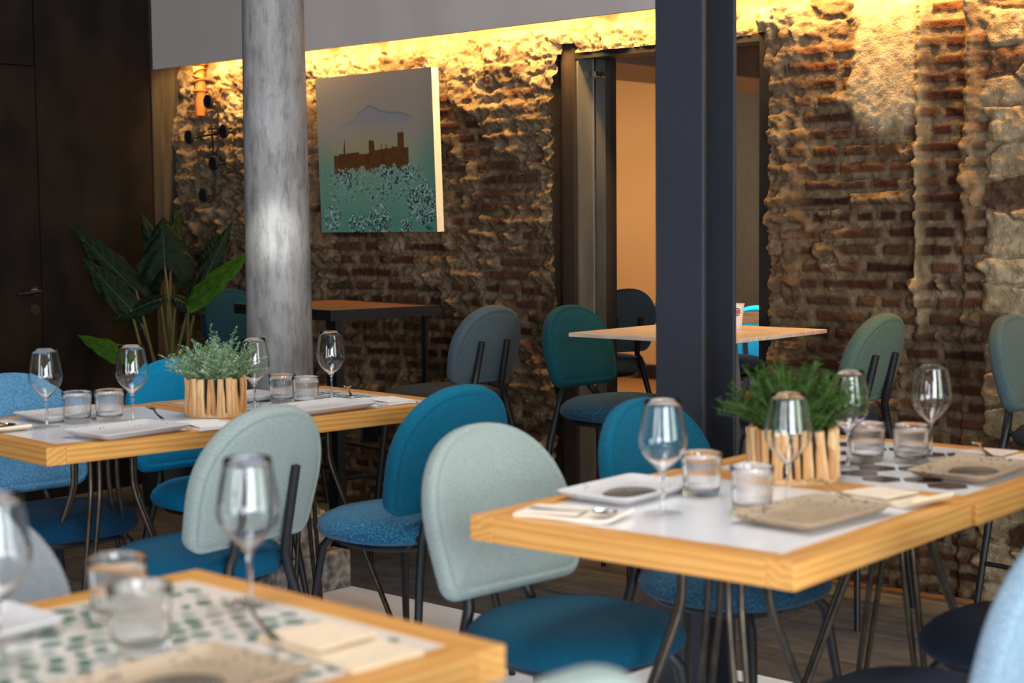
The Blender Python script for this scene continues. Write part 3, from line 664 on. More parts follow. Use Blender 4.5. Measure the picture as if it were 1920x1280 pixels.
GL = [(-3.861,2.357,'wine glass at the far left, in front of a folded napkin'),
 (-3.768,2.577,'wine glass just left of the basket plant on the left table'),
 (-3.691,2.956,'wine glass just right of the basket plant, before the stone column'),
 (-3.722,3.289,'wine glass right of the stone column on the left table'),
 (-1.758,2.386,'large wine glass in front of the teal chair on the right table'),
 (-1.628,2.622,'wine glass in front of the basket plant on the right table'),
 (-1.767,3.098,'wine glass right behind the basket plant on the right table'),
 (-1.695,3.352,'wine glass farthest right, before the dark brick wall'),
 (-1.800,1.425,'blurred wine glass in front of the grey-green chair, nearest table'),
 (-1.806,1.022,'blurred wine glass at the lower left corner of the picture')]
g0 = make_glass(GL[0][2]); g0['group'] = 'wine glasses'; g0.location = (GL[0][0], GL[0][1], TT)
for x, y, l in GL[1:]: dup(g0, (x, y, TT), rng.uniform(0, 6), l)
def make_tumbler(label):
    t = thing('tumbler', label, 'tumbler')
    prof = [(0,0),(.0345,.0),(.0362,.004),(.0375,.02),(.0392,.05),(.0405,.07),(.0425,.087),(.0420,.0885),(.0412,.0885),(.0405,.087),(.0386,.07),(.0374,.05),(.0358,.022),(.034,.014),(0,.011)]
    nn, mb = 144, MB(); vs = []; fs = []
    for i, (r, h) in enumerate(prof):
        for j in range(nn):
            a = 2*PI*j/nn; k_ = .0010*math.cos(36*a) if 2 <= i <= 5 else 0
            vs.append(((r+k_)*math.cos(a), (r+k_)*math.sin(a), h))
    for i in range(len(prof)-1):
        for j in range(nn): fs.append((i*nn+j, i*nn+(j+1) % nn, (i+1)*nn+(j+1) % nn, (i+1)*nn+j))
    obj('ribbed_wall', mb.add(vs, fs), m_stem, t, ang=80)
    obj('rim', MB().tube([(.0416*math.cos(2*PI*j/48), .0416*math.sin(2*PI*j/48), .0886) for j in range(48)], .0009, 6, closed=True), m_stem, t)
    return t
TU = [(-3.885,2.470,'left of two ribbed tumblers beside the far left wine glass'),(-3.853,2.556,'right of two ribbed tumblers beside the far left wine glass'),
 (-3.800,3.153,'left of two ribbed tumblers in front of the stone column'),(-3.690,3.155,'right of two ribbed tumblers in front of the stone column'),
 (-1.815,2.595,'left of two ribbed tumblers in front of the steel column'),(-1.642,2.515,'right of two ribbed tumblers in front of the steel column'),
 (-1.785,3.215,'left of two ribbed tumblers behind the brown hexagons, right table'),(-1.692,3.250,'right of two ribbed tumblers behind the brown hexagons, right table'),
 (-1.885,1.255,'blurred tumbler on the nearest table, farther of the two'),(-1.715,1.175,'blurred tumbler on the nearest table, nearer of the two')]
t0 = make_tumbler(TU[0][2]); t0['group'] = 'ribbed tumblers'; t0.location = (TU[0][0], TU[0][1], TT)
for x, y, l in TU[1:]: dup(t0, (x, y, TT), rng.uniform(0, 6), l)
# plates: speckled rectangular stoneware with a turned-up rim
def plate_mat(name, c, speck, dens):
    m, nt, b = nodes(name); b.inputs['Roughness'].default_value = .35
    v = N(nt, 'ShaderNodeTexVoronoi', Scale=95); nt.links.new(coord(nt), v.inputs['Vector'])
    nz = N(nt, 'ShaderNodeTexNoise', Scale=16, Detail=4); nt.links.new(coord(nt), nz.inputs['Vector'])
    mx = N(nt, 'ShaderNodeMath', operation='ADD'); nt.links.new(v.outputs['Distance'], mx.inputs[0]); nt.links.new(nz.outputs['Fac'], mx.inputs[1])
    r = ramp(nt, mx.outputs[0], [(dens-.03, lin(speck)), (dens+.03, lin(c))]); nt.links.new(r.outputs[0], b.inputs['Base Color']); return m
m_plA = plate_mat('speckled_stoneware', (206,202,200), (120,116,120), .60); m_plB = plate_mat('sand_stoneware', (176,152,126), (92,88,80), .72)
m_well = pmat('dark_glaze', lin((62,62,60)), lin((90,90,84)), rough=.25, scale=40)
def plate(label, x, y, rot, w, d, mat, well=True):
    t = thing('plate', label, 'plate', (x, y, TT), rot, 'rectangular stoneware plates')
    def rr(hw, hd, r, z, n=6):
        out = []
        for cx_, cy_, a0 in ((hw-r,hd-r,0),(-(hw-r),hd-r,PI/2),(-(hw-r),-(hd-r),PI),(hw-r,-(hd-r),1.5*PI)):
            for i in range(n): a = a0+PI/2*i/(n-1); out.append((cx_+r*math.cos(a), cy_+r*math.sin(a), z))
        return out
    hw, hd = w/2, d/2
    obj('dish', MB().rings([rr(hw*.05,hd*.05,.002,.0), rr(hw-.03,hd-.03,.02,.0), rr(hw-.012,hd-.012,.018,.008), rr(hw,hd,.016,.019), rr(hw-.002,hd-.002,.015,.0205), rr(hw-.005,hd-.005,.014,.019), rr(hw-.018,hd-.018,.014,.010), rr(hw-.03,hd-.03,.014,.0065), rr(hw*.05,hd*.05,.002,.006)]), mat, t, ang=50)
    if well:
        n = 28; obj('glaze_pool', MB().rings([[(k*hw*.55*math.cos(2*PI*j/n)*(1+.08*math.sin(3*2*PI*j/n)), k*hd*.5*math.sin(2*PI*j/n), .0062+dz) for j in range(n)] for k, dz in ((1,0),(.97,.0012),(.05,.0013))], closed_ends=True), m_well, t)
    return t
plate('speckled light plate at the front edge of the plain left table', -3.560, 2.415, LROT+R(8), .20, .285, m_plA, False)
plate('speckled plate behind the two tumblers at the far left', -4.005, 2.52, LROT, .20, .27, m_plA, False)
plate('speckled light plate at the front edge of the teal patterned table', -3.545, 3.085, LROT+R(4), .20, .30, m_plA, False)
plate('speckled plate behind the wine glass before the stone column', -3.955, 3.10, LROT, .19, .26, m_plA, False)
plate('sandy plate at the front edge of the plain right table', -1.515, 2.525, R(-3), .185, .285, m_plB, False)
plate('grey plate with dark centre at the back of the plain right table', -1.935, 2.51, R(3), .18, .27, m_plA)
plate('sandy plate with dark centre on the brown hexagons', -1.512, 3.185, R(2), .185, .28, m_plB)
plate('sandy plate with dark centre at the bottom edge of the nearest table', -1.525, 1.085, R(2), .20, .285, m_plB)
plate('pale plate at the far left corner of the nearest table', -1.955, 1.045, R(1), .16, .25, m_plA)
# napkins
def napkin(label, x, y, rot, w, d, c, curl=0.0):
    m = pmat('napkin_paper', lin(c), lin(tuple(min(255, v+8) for v in c)), rough=.85, scale=60, bump=.1)
    nx, ny = 14, 8; t = []
    mb = MB(); th = .006
    def zt(u, v): return .0012*math.sin(u*5+v*3)+curl*max(0, (u-.8)/.2)**2*.9
    top = [[(-w/2+w*i/nx*(1-.06*curl*20*(i == nx)), -d/2+d*j/ny, th+zt(i/nx, j/ny)) for j in range(ny+1)] for i in range(nx+1)]
    vs = [p for r in top for p in r]+[(p[0], p[1], max(0.0, p[2]-th)) for r in top for p in r]; k = (nx+1)*(ny+1); fs = []
    for i in range(nx):
        for j in range(ny):
            a = i*(ny+1)+j; fs += [(a, a+ny+1, a+ny+2, a+1), (k+a, k+a+1, k+a+ny+2, k+a+ny+1)]
    for i in range(nx): a = i*(ny+1); b_ = a+ny; fs += [(a, k+a, k+a+ny+1, a+ny+1), (b_, b_+ny+1, k+b_+ny+1, k+b_)]
    for j in range(ny): a = j; b_ = nx*(ny+1)+j; fs += [(a, a+1, k+a+1, k+a), (b_, k+b_, k+b_+1, b_+1)]
    mb.add(vs, fs)
    # folded upper leaf
    f = .62; zz = th+.0016
    mb.add([(-w/2+.004, -d/2+.004, zz), (w*f-w/2, -d/2+.006, zz+.003), (w*f-w/2-.012, d/2-.004, zz+.003), (-w/2+.006, d/2-.005, zz), (-w/2+.004,-d/2+.004,zz+.002),(w*f-w/2,-d/2+.006,zz+.0055),(w*f-w/2-.012,d/2-.004,zz+.0055),(-w/2+.006,d/2-.005,zz+.002)],
           [(0,3,2,1),(4,5,6,7),(0,1,5,4),(1,2,6,5),(2,3,7,6),(3,0,4,7)])
    return tag(obj('napkin', mb, m, loc=(x, y, TT), rotz=rot, ang=30), label, 'napkin', 'folded paper napkins')
WHT, CRM = (232,226,222), (230,206,174)
napkin('folded cream napkin at the far left edge of the picture', -3.945, 2.265, R(-12), .22, .10, (232,216,194), .012)
napkin('folded white napkin next to the basket plant, left table', -3.535, 2.645, R(168), .20, .11, WHT)
napkin('folded white napkin at the far end of the teal patterned table', -3.560, 3.365, R(172), .19, .105, WHT)
napkin('folded cream napkin at the near left corner of the right table', -1.875, 2.262, R(14), .21, .10, (234,218,202), .010)
napkin('cream napkin with a curled end, beside the sandy plate on the right', -1.490, 2.795, R(-14), .205, .12, (236,216,190), .018)
napkin('cream napkin at the far end of the right table', -1.565, 3.455, R(-8), .19, .10, (226,206,188))
napkin('large cream napkin on the nearest table, beside the fork', -1.525, 1.352, R(-6), .215, .115, CRM)
# cutlery
m_cut = pmat('polished_steel', (.5,.5,.5), (.56,.55,.54), rough=.16, metal=1)
def fork_mesh(mb):
    mb.tube([(0,0,.004),(.05,0,.003),(.10,0,.004),(.135,0,.010)], [.0055,.0045,.003,.003], 8, flat=.45, ref=(0,0,1))
    mb.tube([(.132,0,.0095),(.14,0,.0105),(.15,0,.0105),(.158,0,.0095)], [.003,.0085,.012,.012], 8, flat=.16, ref=(0,0,1))
    for k in range(4):
        yy = -.0098+k*.00653; mb.tube([(.155,yy*.95,.0095),(.175,yy,.0075),(.195,yy*.96,.010)], [.0020,.0017,.0010], 6)
    return mb
fm = fork_mesh(MB())
f0 = obj('fork', fm, m_cut, ang=50)
def cut(first, x, y, z, rot, tilt, label):
    o = f0 if first else f0.copy()
    if not first: COL.objects.link(o)
    o.location = (x, y, z); o.rotation_euler = (0, -tilt, rot); tag(o, label, 'fork', 'steel forks'); return o
cut(True, -3.655, 3.315, .760, R(143), R(4), 'steel fork with tines up beside the white napkin, teal patterned table')
cut(False, -3.640, 2.590, .7625, R(156), R(3), 'steel fork behind the plate at the front of the plain left table')
cut(False, -1.535, 2.703, .7595, R(141), 0, 'steel fork with a shining handle tip, next to the cream curled napkin')
cut(False, -1.545, 3.365, .7595, R(129), R(2), 'steel fork at the far end of the right table')
cut(False, -1.575, 1.293, .7600, R(157), R(3), 'steel fork sticking out from the large cream napkin, nearest table')
def spoon():
    mb = MB().tube([(0,0,.004),(.06,0,.003),(.11,0,.005),(.135,0,.008)], [.0055,.004,.003,.003], 8, flat=.45, ref=(0,0,1))
    n = 20; rg = []
    for k, dz in ((1.0,.0085),(.85,.0055),(.5,.003),(.05,.002)): rg.append([(.155+.028*k*math.cos(2*PI*j/n), .018*k*math.sin(2*PI*j/n), dz) for j in range(n)])
    mb.rings(rg, closed_ends=False); return mb
s0 = obj('spoon', spoon(), m_cut, ang=60, loc=(-1.955, 2.228, .7605), rotz=R(14)); tag(s0, 'steel spoon lying on the napkin at the right table near corner', 'spoon', 'steel spoons')
s1 = s0.copy(); COL.objects.link(s1); s1.location = (-4.03, 2.283, .7605); s1.rotation_euler = (0,0,R(-12)); tag(s1, 'steel spoon lying on the napkin at the far left edge', 'spoon', 'steel spoons')
# paper cup with a round emblem
t = thing('paper_cup', 'white paper cup with a round red and blue emblem on the high pale table', 'cup', (-3.06, 4.575, .9302))
m_cup = pmat('cup_paper', lin((222,206,198)), rough=.7)
obj('cup_body', MB().lathe([(0,.0),(.024,.0),(.0335,.084),(.0355,.0855),(.0355,.088),(.033,.088),(.0235,.004),(0,.004)], 32), m_cup, t)
a0 = math.atan2(-.742, .668)
def on_cup(a, z, out=.0006): r = .024+(.0095)*(z/.084)+out; return (r*math.cos(a), r*math.sin(a), z)
for nm, r0, r1, c, out in (('emblem_ring', .0105, .0145, (52,58,96), .0006), ('emblem_disc', .002, .008, (150,44,56), .0007)):
    n = 28; o_ = [on_cup(a0+.1+r1*math.cos(2*PI*j/n)/.032, .060+r1*math.sin(2*PI*j/n), out) for j in range(n)]; i_ = [on_cup(a0+.1+r0*math.cos(2*PI*j/n)/.032, .060+r0*math.sin(2*PI*j/n), out) for j in range(n)]
    obj(nm, MB().rings([o_, i_], closed_ends=False), pmat(nm, lin(c), rough=.6), t)

# ================================================================ BASKET PLANTS
m_stick = [pmat('driftwood_%s' % nm, lin(a), lin(b_), rough=.75, scale=30, stretch=(3,3,.3), bump=.3) for nm, a, b_ in (('pale', (206,160,108), (228,188,140)), ('warm', (190,138,84), (214,164,108)), ('ruddy', (176,120,70), (200,148,96)))]
m_can = pmat('planter_can', lin((30,24,20)), rough=.8); m_soil = pmat('potting_soil', lin((46,36,28)), lin((64,50,38)), rough=.95, scale=120, bump=.5)
def leafmat(name, c1, c2, c3, trans=.25):
    m, nt, b = nodes(name); b.inputs['Roughness'].default_value = .55; b.inputs['Specular IOR Level'].default_value = .18
    nz = N(nt, 'ShaderNodeTexNoise', Scale=30, Detail=3); nt.links.new(coord(nt), nz.inputs['Vector'])
    r = ramp(nt, nz.outputs['Fac'], [(.3, lin(c1)), (.5, lin(c2)), (.7, lin(c3))]); nt.links.new(r.outputs[0], b.inputs['Base Color'])
    tr = N(nt, 'ShaderNodeBsdfTranslucent'); nt.links.new(r.outputs[0], tr.inputs[0]); mx = N(nt, 'ShaderNodeMixShader'); mx.inputs[0].default_value = trans
    nt.links.new(b.outputs[0], mx.inputs[1]); nt.links.new(tr.outputs[0], mx.inputs[2]); nt.links.new(mx.outputs[0], nt.nodes['Material Output'].inputs[0]); return m
m_sprA = leafmat('rosemary_leaf', (112,146,108), (148,176,138), (184,206,174)); m_sprB = leafmat('dill_leaf', (34,64,22), (56,92,32), (84,118,48))
m_stemA = pmat('sprig_stem', lin((96,110,72)), rough=.8)
def basket(label, x, y, r, h, seed, mleaf, kind, top):
    rg = random.Random(seed); t = thing('basket_plant', label, 'potted plant', (x, y, TT))
    obj('planter', MB().lathe([(0,.004),(r*.86,.004),(r*.86,h*.96),(r*.82,h*.96),(r*.82,h*.84),(0,h*.84)], 32), m_can, t)
    obj('soil', MB().lathe([(r*.815,h*.842),(r*.5,h*.87),(0,h*.88)], 24), m_soil, t)
    obj('base_ring', MB().lathe([(r*.87,.0),(r*1.0,.0),(r*1.01,.008),(r*.95,.013),(r*.87,.012)], 40), m_stick[0], t)
    n = 34
    for k in range(n):
        a = 2*PI*(k+rg.uniform(-.25,.25))/n; a2 = a+rg.uniform(-.20,.20); w = rg.uniform(.0058,.0100)*r/.09
        r0 = r*.945; P = []
        for i in range(5):
            f = i/4; aa = a+(a2-a)*f; rr_ = r0+rg.uniform(-.0018,.0018); P.append((rr_*math.cos(aa), rr_*math.sin(aa), .008+(h*rg.uniform(.97,1.03)-.008)*f if i == 4 else .008+(h-.008)*f))
        obj('stick', MB().tube(P, [w*rg.uniform(.85,1.15) for _ in P], 7), m_stick[rg.choice((0,0,1,1,2))], t, ang=50)
    mb = MB(); ms = MB()
    ns = 165 if kind == 'rosemary' else 170
    for k in range(ns):
        a = rg.uniform(0, 2*PI); q = math.sqrt(rg.random()); rb = q*r*.72
        b0 = Vector((rb*math.cos(a), rb*math.sin(a), h*.86)); out = q*rg.uniform(.35,.95)*(1 if kind == 'rosemary' else .6)
        hh = (top-h)*rg.uniform(.5, .98)*(1-.38*q*q)
        if kind == 'rosemary' and k < 3: a = (2.6, .3, 5.6)[k]; b0 = Vector((.03*math.cos(a), .03*math.sin(a), h*.86)); hh = (top-h)*(1.12,1.1,.98)[k]; out = .2
        if kind == 'dill': hh *= 1.12
        d = Vector((math.cos(a)*out, math.sin(a)*out, 1)).normalized(); bend = Vector((math.cos(a), math.sin(a), -.25))*rg.uniform(.0,.035)*(1+q*(1 if kind == 'rosemary' else 1.6))
        m_ = 9; pts = [b0+d*hh*1.15*(i/m_)+bend*(i/m_)**2 for i in range(m_+1)]
        ms.tube(pts, [.0013*(1-.6*i/m_) for i in range(m_+1)], 4, cap=False)
        nl = 34 if kind == 'rosemary' else 46
        for j in range(nl):
            f = .12+.88*j/(nl-1); i = min(int(f*m_), m_-1); p = pts[i].lerp(pts[i+1], f*m_-i)
            b_ = rg.uniform(0, 2*PI)+j*2.4; tl = rg.uniform(.35,.9)
            dd = (d*tl+Vector((math.cos(b_), math.sin(b_), rg.uniform(-.1,.35)))).normalized()
            if kind == 'rosemary': L_ = rg.uniform(.014,.024)*(1-.35*f); wd = L_*rg.uniform(.15,.21)
            else: L_ = rg.uniform(.014,.026)*(1-.25*f); wd = L_*.075+.0005
            sd = dd.cross(Vector((rg.uniform(-.3,.3), rg.uniform(-.3,.3), 1)))
            if sd.length < .01: continue
            sd.normalize(); nn = sd.cross(dd); 
            mb.add([p, p+dd*L_*.5+sd*wd+nn*.0012, p+dd*L_-nn*.0015, p+dd*L_*.5-sd*wd+nn*.0012, p+dd*L_*.5-nn*.0004], [(0,1,4),(1,2,4),(2,3,4),(3,0,4)])
    obj('sprig_stems', ms, m_stemA, t); fo = obj('foliage', mb, mleaf, t, smooth=False)
    fo['kind'] = 'stuff'; return t
basket('grey-green herb plant in a driftwood basket on the left tables', -3.718, 2.831, .088, .112, 3, m_sprA, 'rosemary', .246)
basket('feathery dark green herb plant in a driftwood basket on the right tables', -1.785, 2.895, .095, .112, 5, m_sprB, 'dill', .258)

# ================================================================ BIG LEAFY PLANT
def bigleaf_mat(name, c1, c2, trans):
    return leafmat(name, c1, tuple((p+q)//2 for p, q in zip(c1, c2)), c2, trans)
m_bl = bigleaf_mat('big_leaf', (9,24,11), (19,42,18), .2); m_bl2 = bigleaf_mat('lit_leaf', (52,100,22), (84,134,32), .45); m_pet = pmat('petiole', lin((88,100,50)), lin((120,92,56)), rough=.6, scale=20)  # second leaf colour is a brighter copy with backlight put into it
m_vein = pmat('leaf_vein', lin((40,62,32)), rough=.6)
t = thing('leafy_plant', 'large broad-leaved plant standing in the dark corner left of the stone column', 'plant', (-6.10, 4.38, 0))
O = Vector((-6.10, 4.38, 0))
obj('pot', MB().lathe([(0,0),(.13,0),(.165,.36),(.175,.36),(.175,.38),(.155,.38),(.152,.35),(0,.345)], 40), pmat('pot_glaze', lin((34,32,32)), rough=.5), t)
obj('soil', MB().lathe([(.152,.348),(.08,.362),(0,.365)], 24), m_soil, t)
VIEW = Vector((.68,-.73,.1)).normalized()
def bigleaf(base, tip, width, mat, heart=.35, face=0.0, droop=.12, seed=0):
    rg = random.Random(seed); b0 = Vector(base)-O; t0_ = Vector(tip)-O; ax = t0_-b0; L_ = ax.length; ax.normalize()
    v = (VIEW+Vector((0,0,face))).normalized(); sd = ax.cross(v).normalized(); nn = sd.cross(ax).normalized()
    if nn.dot(VIEW) < 0: nn = -nn
    n = 22; m = 7; rows = []
    for i in range(n+1):
        f = i/n; wv = math.sin(PI*min(1, f*1.0+.015)**(.42 if heart > .3 else .7))**.8*(1-.12*f)
        wv *= 1+.07*math.sin(f*26+seed)*(f > .05)
        rowp = []
        for j in range(-m, m+1):
            g = j/m; back = -heart*L_*.55*abs(g)**1.5*(1-f)**2*1.2
            p = b0+ax*(L_*f+back)+sd*(g*width/2*wv)-nn*(droop*L_*(f-.3)**2*.6+.10*width*g*g-.030*width*math.sin(abs(g)*9+f*20)*abs(g))
            rowp.append(p+nn*.012*width*math.cos(g*0)*(-1 if abs(j) == 0 else 0))
        rows.append(rowp)
    mb = MB(); k = 2*m+1; fs = []
    for i in range(n):
        for j in range(k-1): a = i*k+j; fs.append((a, a+1, a+k+1, a+k))
    mb.add([p for r in rows for p in r], fs)
    lf = obj('leaf', mb, mat, t)
    vb = MB(); mid = [rows[i][m]+nn*.002 for i in range(n+1)]; vb.tube(mid, [.0035*(1-.8*i/n) for i in range(n+1)], 5)
    for i in range(2, n-3, 3):
        for s in (1,-1):
            pts = [rows[min(n, i+int(q*.6))][m+s*q]+nn*.002 for q in range(0, m)]; vb.tube(pts, [.0018*(1-.7*q/m) for q in range(m)], 4)
    obj('vein', vb, m_vein, lf)
    c = Vector((rg.uniform(-.06,.06), rg.uniform(-.06,.06), .355)); mid_ = c.lerp(b0, .55)+Vector((0,0,.06))
    pts = [c*(1-f)**2+mid_*2*f*(1-f)+b0*f*f for f in [i/10 for i in range(11)]]
    obj('petiole', MB().tube(pts, [.011-.006*i/10 for i in range(11)], 8), m_pet, t)
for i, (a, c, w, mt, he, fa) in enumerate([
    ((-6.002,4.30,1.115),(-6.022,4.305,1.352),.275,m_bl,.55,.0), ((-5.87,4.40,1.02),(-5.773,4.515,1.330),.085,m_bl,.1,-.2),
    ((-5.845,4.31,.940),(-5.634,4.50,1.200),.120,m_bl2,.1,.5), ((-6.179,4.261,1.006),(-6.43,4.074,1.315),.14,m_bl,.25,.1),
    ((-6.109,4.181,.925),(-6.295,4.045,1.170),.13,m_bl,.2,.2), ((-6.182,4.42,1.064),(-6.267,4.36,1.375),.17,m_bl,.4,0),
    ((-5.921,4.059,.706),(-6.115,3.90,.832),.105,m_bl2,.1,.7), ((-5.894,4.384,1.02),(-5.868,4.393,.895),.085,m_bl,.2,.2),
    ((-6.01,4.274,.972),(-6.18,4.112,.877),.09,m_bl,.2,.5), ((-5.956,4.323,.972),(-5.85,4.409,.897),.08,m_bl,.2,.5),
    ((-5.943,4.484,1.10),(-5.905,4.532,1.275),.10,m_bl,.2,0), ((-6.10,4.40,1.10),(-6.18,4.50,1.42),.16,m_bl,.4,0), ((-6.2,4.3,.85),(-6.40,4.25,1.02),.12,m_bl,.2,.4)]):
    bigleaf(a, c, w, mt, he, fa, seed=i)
for i in range(9):
    rg = random.Random(100+i); a = rg.uniform(0, 2*PI); c = Vector((.05*math.cos(a), .05*math.sin(a), .355)); e = c+Vector((.13*math.cos(a), .13*math.sin(a), rg.uniform(.25,.42)))
    obj('stem_stub', MB().tube([c, c.lerp(e, .5)+Vector((0,0,.03)), e], [.014,.011,.007], 7), m_pet, t)

# ================================================================ PAINTING
pw, ph = .742, .702
nx_, ny_ = 260, 246
gx, gy = np.meshgrid(np.linspace(0, 1, nx_), np.linspace(0, 1, ny_))          # gy 0 = bottom
def mixa(a, c, f): return a*(1-f[..., None])+np.array(lin(c))*f[..., None]
pn = fbm(gx*6, gy*6, 201, 4); pn2 = fbm(gx*40, gy*40, 207, 3); pn3 = vnoise(gx*85, gy*85, 211); pn4 = vnoise(gx*120, gy*120, 213)
colr = np.zeros(gx.shape+(3,))+np.array(lin((158,146,132)))
colr = mixa(colr, (146,150,128), sst(.62, .46, gy+.06*(pn-.5))); colr = mixa(colr, (108,150,132), sst(.52, .30, gy+.10*(pn-.5)))
colr = mixa(colr, (84,140,120), sst(.30, .02, gy+.12*(pn-.5))); colr = mixa(colr, (96,140,124), sst(.30, .02, gx)*sst(.75,.45,gy)*.6+sst(.78,1.0,gx)*sst(.78,.45,gy)*.8)
colr = mixa(colr, (166,150,92), np.exp(-((gx-.45)/.28)**2-((gy-.53)/.07)**2)*.55)
rl = np.interp(gx, [.18,.30,.44,.47,.54,.62,.70,.78,.84], [.67,.71,.785,.80,.77,.748,.742,.728,.70])+.012*(pn2-.5)
mt = (gy < rl)*sst(.655, .70, gy+.02*(pn-.5))*((gx > .2) & (gx < .84)); colr = mixa(colr, (140,138,146), mt*.75)
edge = np.exp(-((gy-rl)/.006)**2)*((gx > .36) & (gx < .82)); colr = mixa(colr, (104,108,124), edge*.8)
gc = .17+(gx-.14)*(.73/.65); gyo = gy; gy = gy+.045
tb = np.interp(gc, [.15,.155,.22,.225,.27,.275,.28,.29,.42,.425,.46,.52,.525,.575,.58,.62,.74,.745,.76,.765,.83,.835,.88,.885], [0,.54,.54,.55,.55,.61,.61,.55,.555,.545,.54,.545,.63,.62,.56,.565,.57,.58,.58,.575,.58,.665,.665,.55])
tb = np.where((gc > .80) & (gc < .845), .665, tb); tb = np.where((gc > .86), .57, tb)
bb = .45+.03*np.sin(gc*60)*(pn2)+.02*(pn-.5)*4-.035*((gc > .22) & (gc < .28))-.02*((gc > .52) & (gc < .58))
cas = (gy < tb+.006*(pn2-.5)) & (gy > bb) & (gc > .17) & (gc < .90); colr = np.where(cas[..., None], (np.array(lin((92,54,14)))*(.55+.9*pn2)[..., None]), colr)
for sx, h_ in ((.285,.635),(.645,.60),(.69,.595),(.845,.69)): 
    m_ = (np.abs(gc-sx) < .004) & (gy > .52) & (gy < h_); colr = np.where(m_[..., None], np.array(lin((80,48,14))), colr)
gy = gyo
band = sst(.43, .38, gy)*sst(.16, .22, gy)*sst(1.02, .55, np.abs(gx-.5)*2-.4*(.45-gy)); dens = band*sst(.02, .42, gy+.1*(pn-.5))
dk = (pn3 > .90-.10*dens) & (dens > .25); lt = (pn4 > .86-.06*dens) & (dens > .3)
colr = np.where(lt[..., None], np.array(lin((160,172,164))), colr); colr = np.where(dk[..., None], np.array(lin((40,62,66))), colr)
for bx0, by0, br_ in ((.11,.09,.075),(.33,.05,.07),(.52,.07,.10),(.745,.03,.05),(.90,.17,.12),(.77,.37,.055),(.24,.36,.05),(.60,.37,.05)):
    dd = np.hypot((gx-bx0), (gy-by0)*1.05)/br_; blob = dd < 1.1+.4*(pn2-.5)
    colr = np.where((blob & (pn3 > .56))[..., None], np.array(lin((34,64,66))), colr); colr = np.where((blob & (pn4 > .66))[..., None], np.array(lin((166,190,184))), colr)
for k_, (sx, sy) in enumerate(((.918,.030),(.930,.022),(.944,.022),(.956,.022))):        # the painter's small scribbled mark
    dd = np.hypot((gx-sx)/.006, (gy-sy)/(.009)); colr = np.where(((dd < 1.15) & (dd > .55))[..., None] | ((np.abs(gx-sx+.006) < .002) & (np.abs(gy-sy-.005) < (.014 if k_ in (0,2) else .006)))[..., None], np.array(lin((24,30,30))), colr)
t = thing('painting', 'unframed canvas painting of a brown castle under a mountain, on the brick wall', 'painting', (-5.113, 4.808, 1.270))
t.rotation_euler = (R(2.0), 0, R(.4))
me = bpy.data.meshes.new('painted_face'); vx = np.stack([(gx-.5)*pw, np.zeros_like(gx)-.0006, gy*ph], -1).reshape(-1, 3)
me.vertices.add(len(vx)); me.vertices.foreach_set('co', vx.reshape(-1).astype(np.float32)); ii = np.arange(nx_*ny_).reshape(ny_, nx_)
qd = np.stack([ii[:-1,:-1].ravel(), ii[:-1,1:].ravel(), ii[1:,1:].ravel(), ii[1:,:-1].ravel()], 1)
me.loops.add(len(qd)*4); me.loops.foreach_set('vertex_index', qd.reshape(-1).astype(np.int32)); me.polygons.add(len(qd)); me.polygons.foreach_set('loop_start', (np.arange(len(qd))*4).astype(np.int32)); me.polygons.foreach_set('loop_total', np.full(len(qd), 4, np.int32))
at = me.color_attributes.new('paint', 'FLOAT_COLOR', 'POINT'); at.data.foreach_set('color', np.concatenate([colr, np.ones(gx.shape+(1,))], -1).reshape(-1).astype(np.float32)); me.update(calc_edges=True)
m_paint, nt, b = nodes('painted_canvas'); an = N(nt, 'ShaderNodeVertexColor'); an.layer_name = 'paint'; nt.links.new(an.outputs[0], b.inputs['Base Color']); b.inputs['Roughness'].default_value = .65
me.materials.append(m_paint); pf = bpy.data.objects.new('painted_face', me); COL.objects.link(pf); pf.parent = t
obj('canvas_edge', MB().box((-pw/2, 0, 0), (pw/2, .042, ph)), pmat('bare_canvas', lin((232,220,200)), lin((238,228,210)), rough=.85), t, smooth=False)

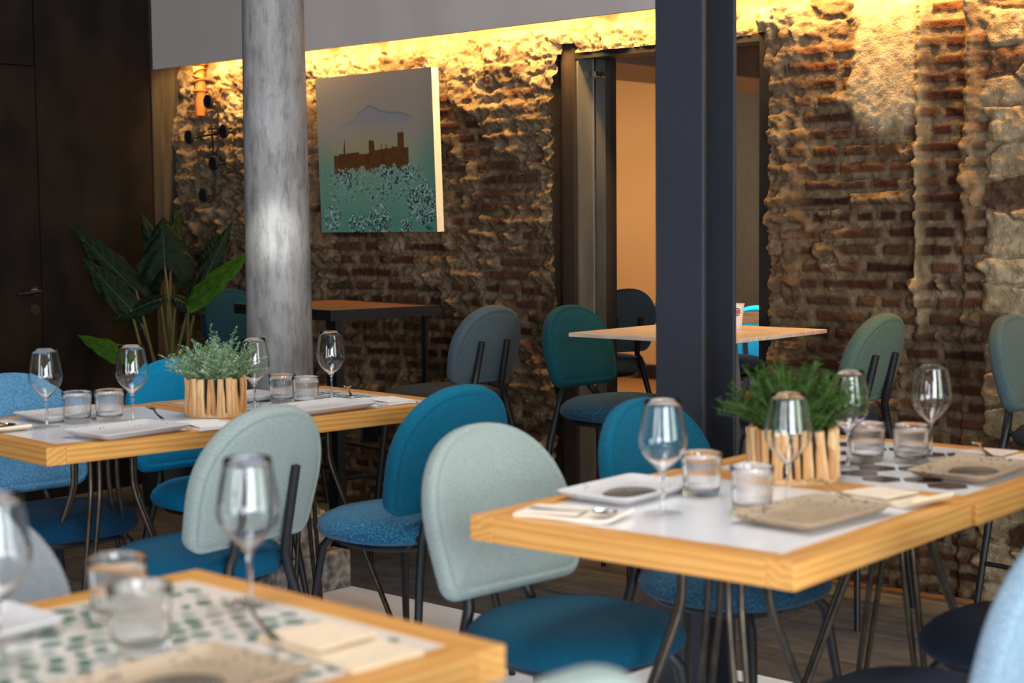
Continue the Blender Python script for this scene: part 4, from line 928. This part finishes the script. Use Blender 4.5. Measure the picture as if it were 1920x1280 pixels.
# ================================================================ WALL FITTINGS
t = thing('coat_rack', 'black wire coat rack with round discs on the rough wall left of the stone column', 'coat rack', (-6.215, 4.78, 1.68)); RO = Vector((-6.215, 4.78, 1.68))
def rod(a, c): 
    obj('rod', MB().tube([Vector(a)-RO, Vector(c)-RO], .0055, 8), m_black, t)
rod((-6.176,4.76,1.906),(-6.19,4.76,1.526)); rod((-6.25,4.772,1.822),(-6.222,4.772,1.464)); rod((-6.37,4.766,1.745),(-6.065,4.766,1.756)); rod((-6.252,4.76,1.779),(-6.075,4.76,1.772))
for dx, dz in ((-6.199,1.908),(-6.359,1.742),(-6.084,1.758),(-6.169,1.608),(-6.255,1.457)):
    n = 24; c = Vector((dx, 4.72, dz))-RO
    dk_ = obj('disc', MB().rings([[(c.x+r*math.cos(2*PI*j/n), c.y+yy, c.z+r*1.05*math.sin(2*PI*j/n)) for j in range(n)] for r, yy in ((.002,-.008),(.030,-.008),(.034,-.004),(.034,.004),(.030,.008),(.002,.008))]), m_black, t)
    obj('peg', MB().tube([c+Vector((0,.006,0)), c+Vector((.01,.05,.0))], .005, 8), m_black, dk_)
t = thing('rope_bound_post', 'short wooden post bound with rope at the top of the rough wall', 'post', (-6.37, 4.80, 1.85))
obj('post', MB().tube([(0,0,0),(.002,0,.12),(-.004,0,.26),(0,0,.46)], [.026,.030,.029,.030], 14), pmat('weathered_post', lin((150,84,40)), lin((190,116,60)), rough=.85, scale=20, stretch=(1,1,.12), bump=.5), t)
for z, tl in ((.12,.0),(.165,.012),(.195,-.015),(.21,.02),(.25,.0)):
    obj('rope_turn', MB().tube([(.033*math.cos(a), .033*math.sin(a), z+tl*math.cos(a)) for a in [2*PI*i/20 for i in range(20)]], .0045, 6, closed=True), pmat('rope', lin((110,76,40)), rough=.9), t)
tag(obj('wall_socket', MB().box((-.047,-.02,-.025),(.047,.02,.025)).box((-.040,-.023,-.019),(.040,-.02,.019)), m_black, smooth=False, loc=(-5.215, wy(-5.215)-.02, .367), bevel=.003), 'small black socket box low on the brick wall behind the left tables', 'socket')
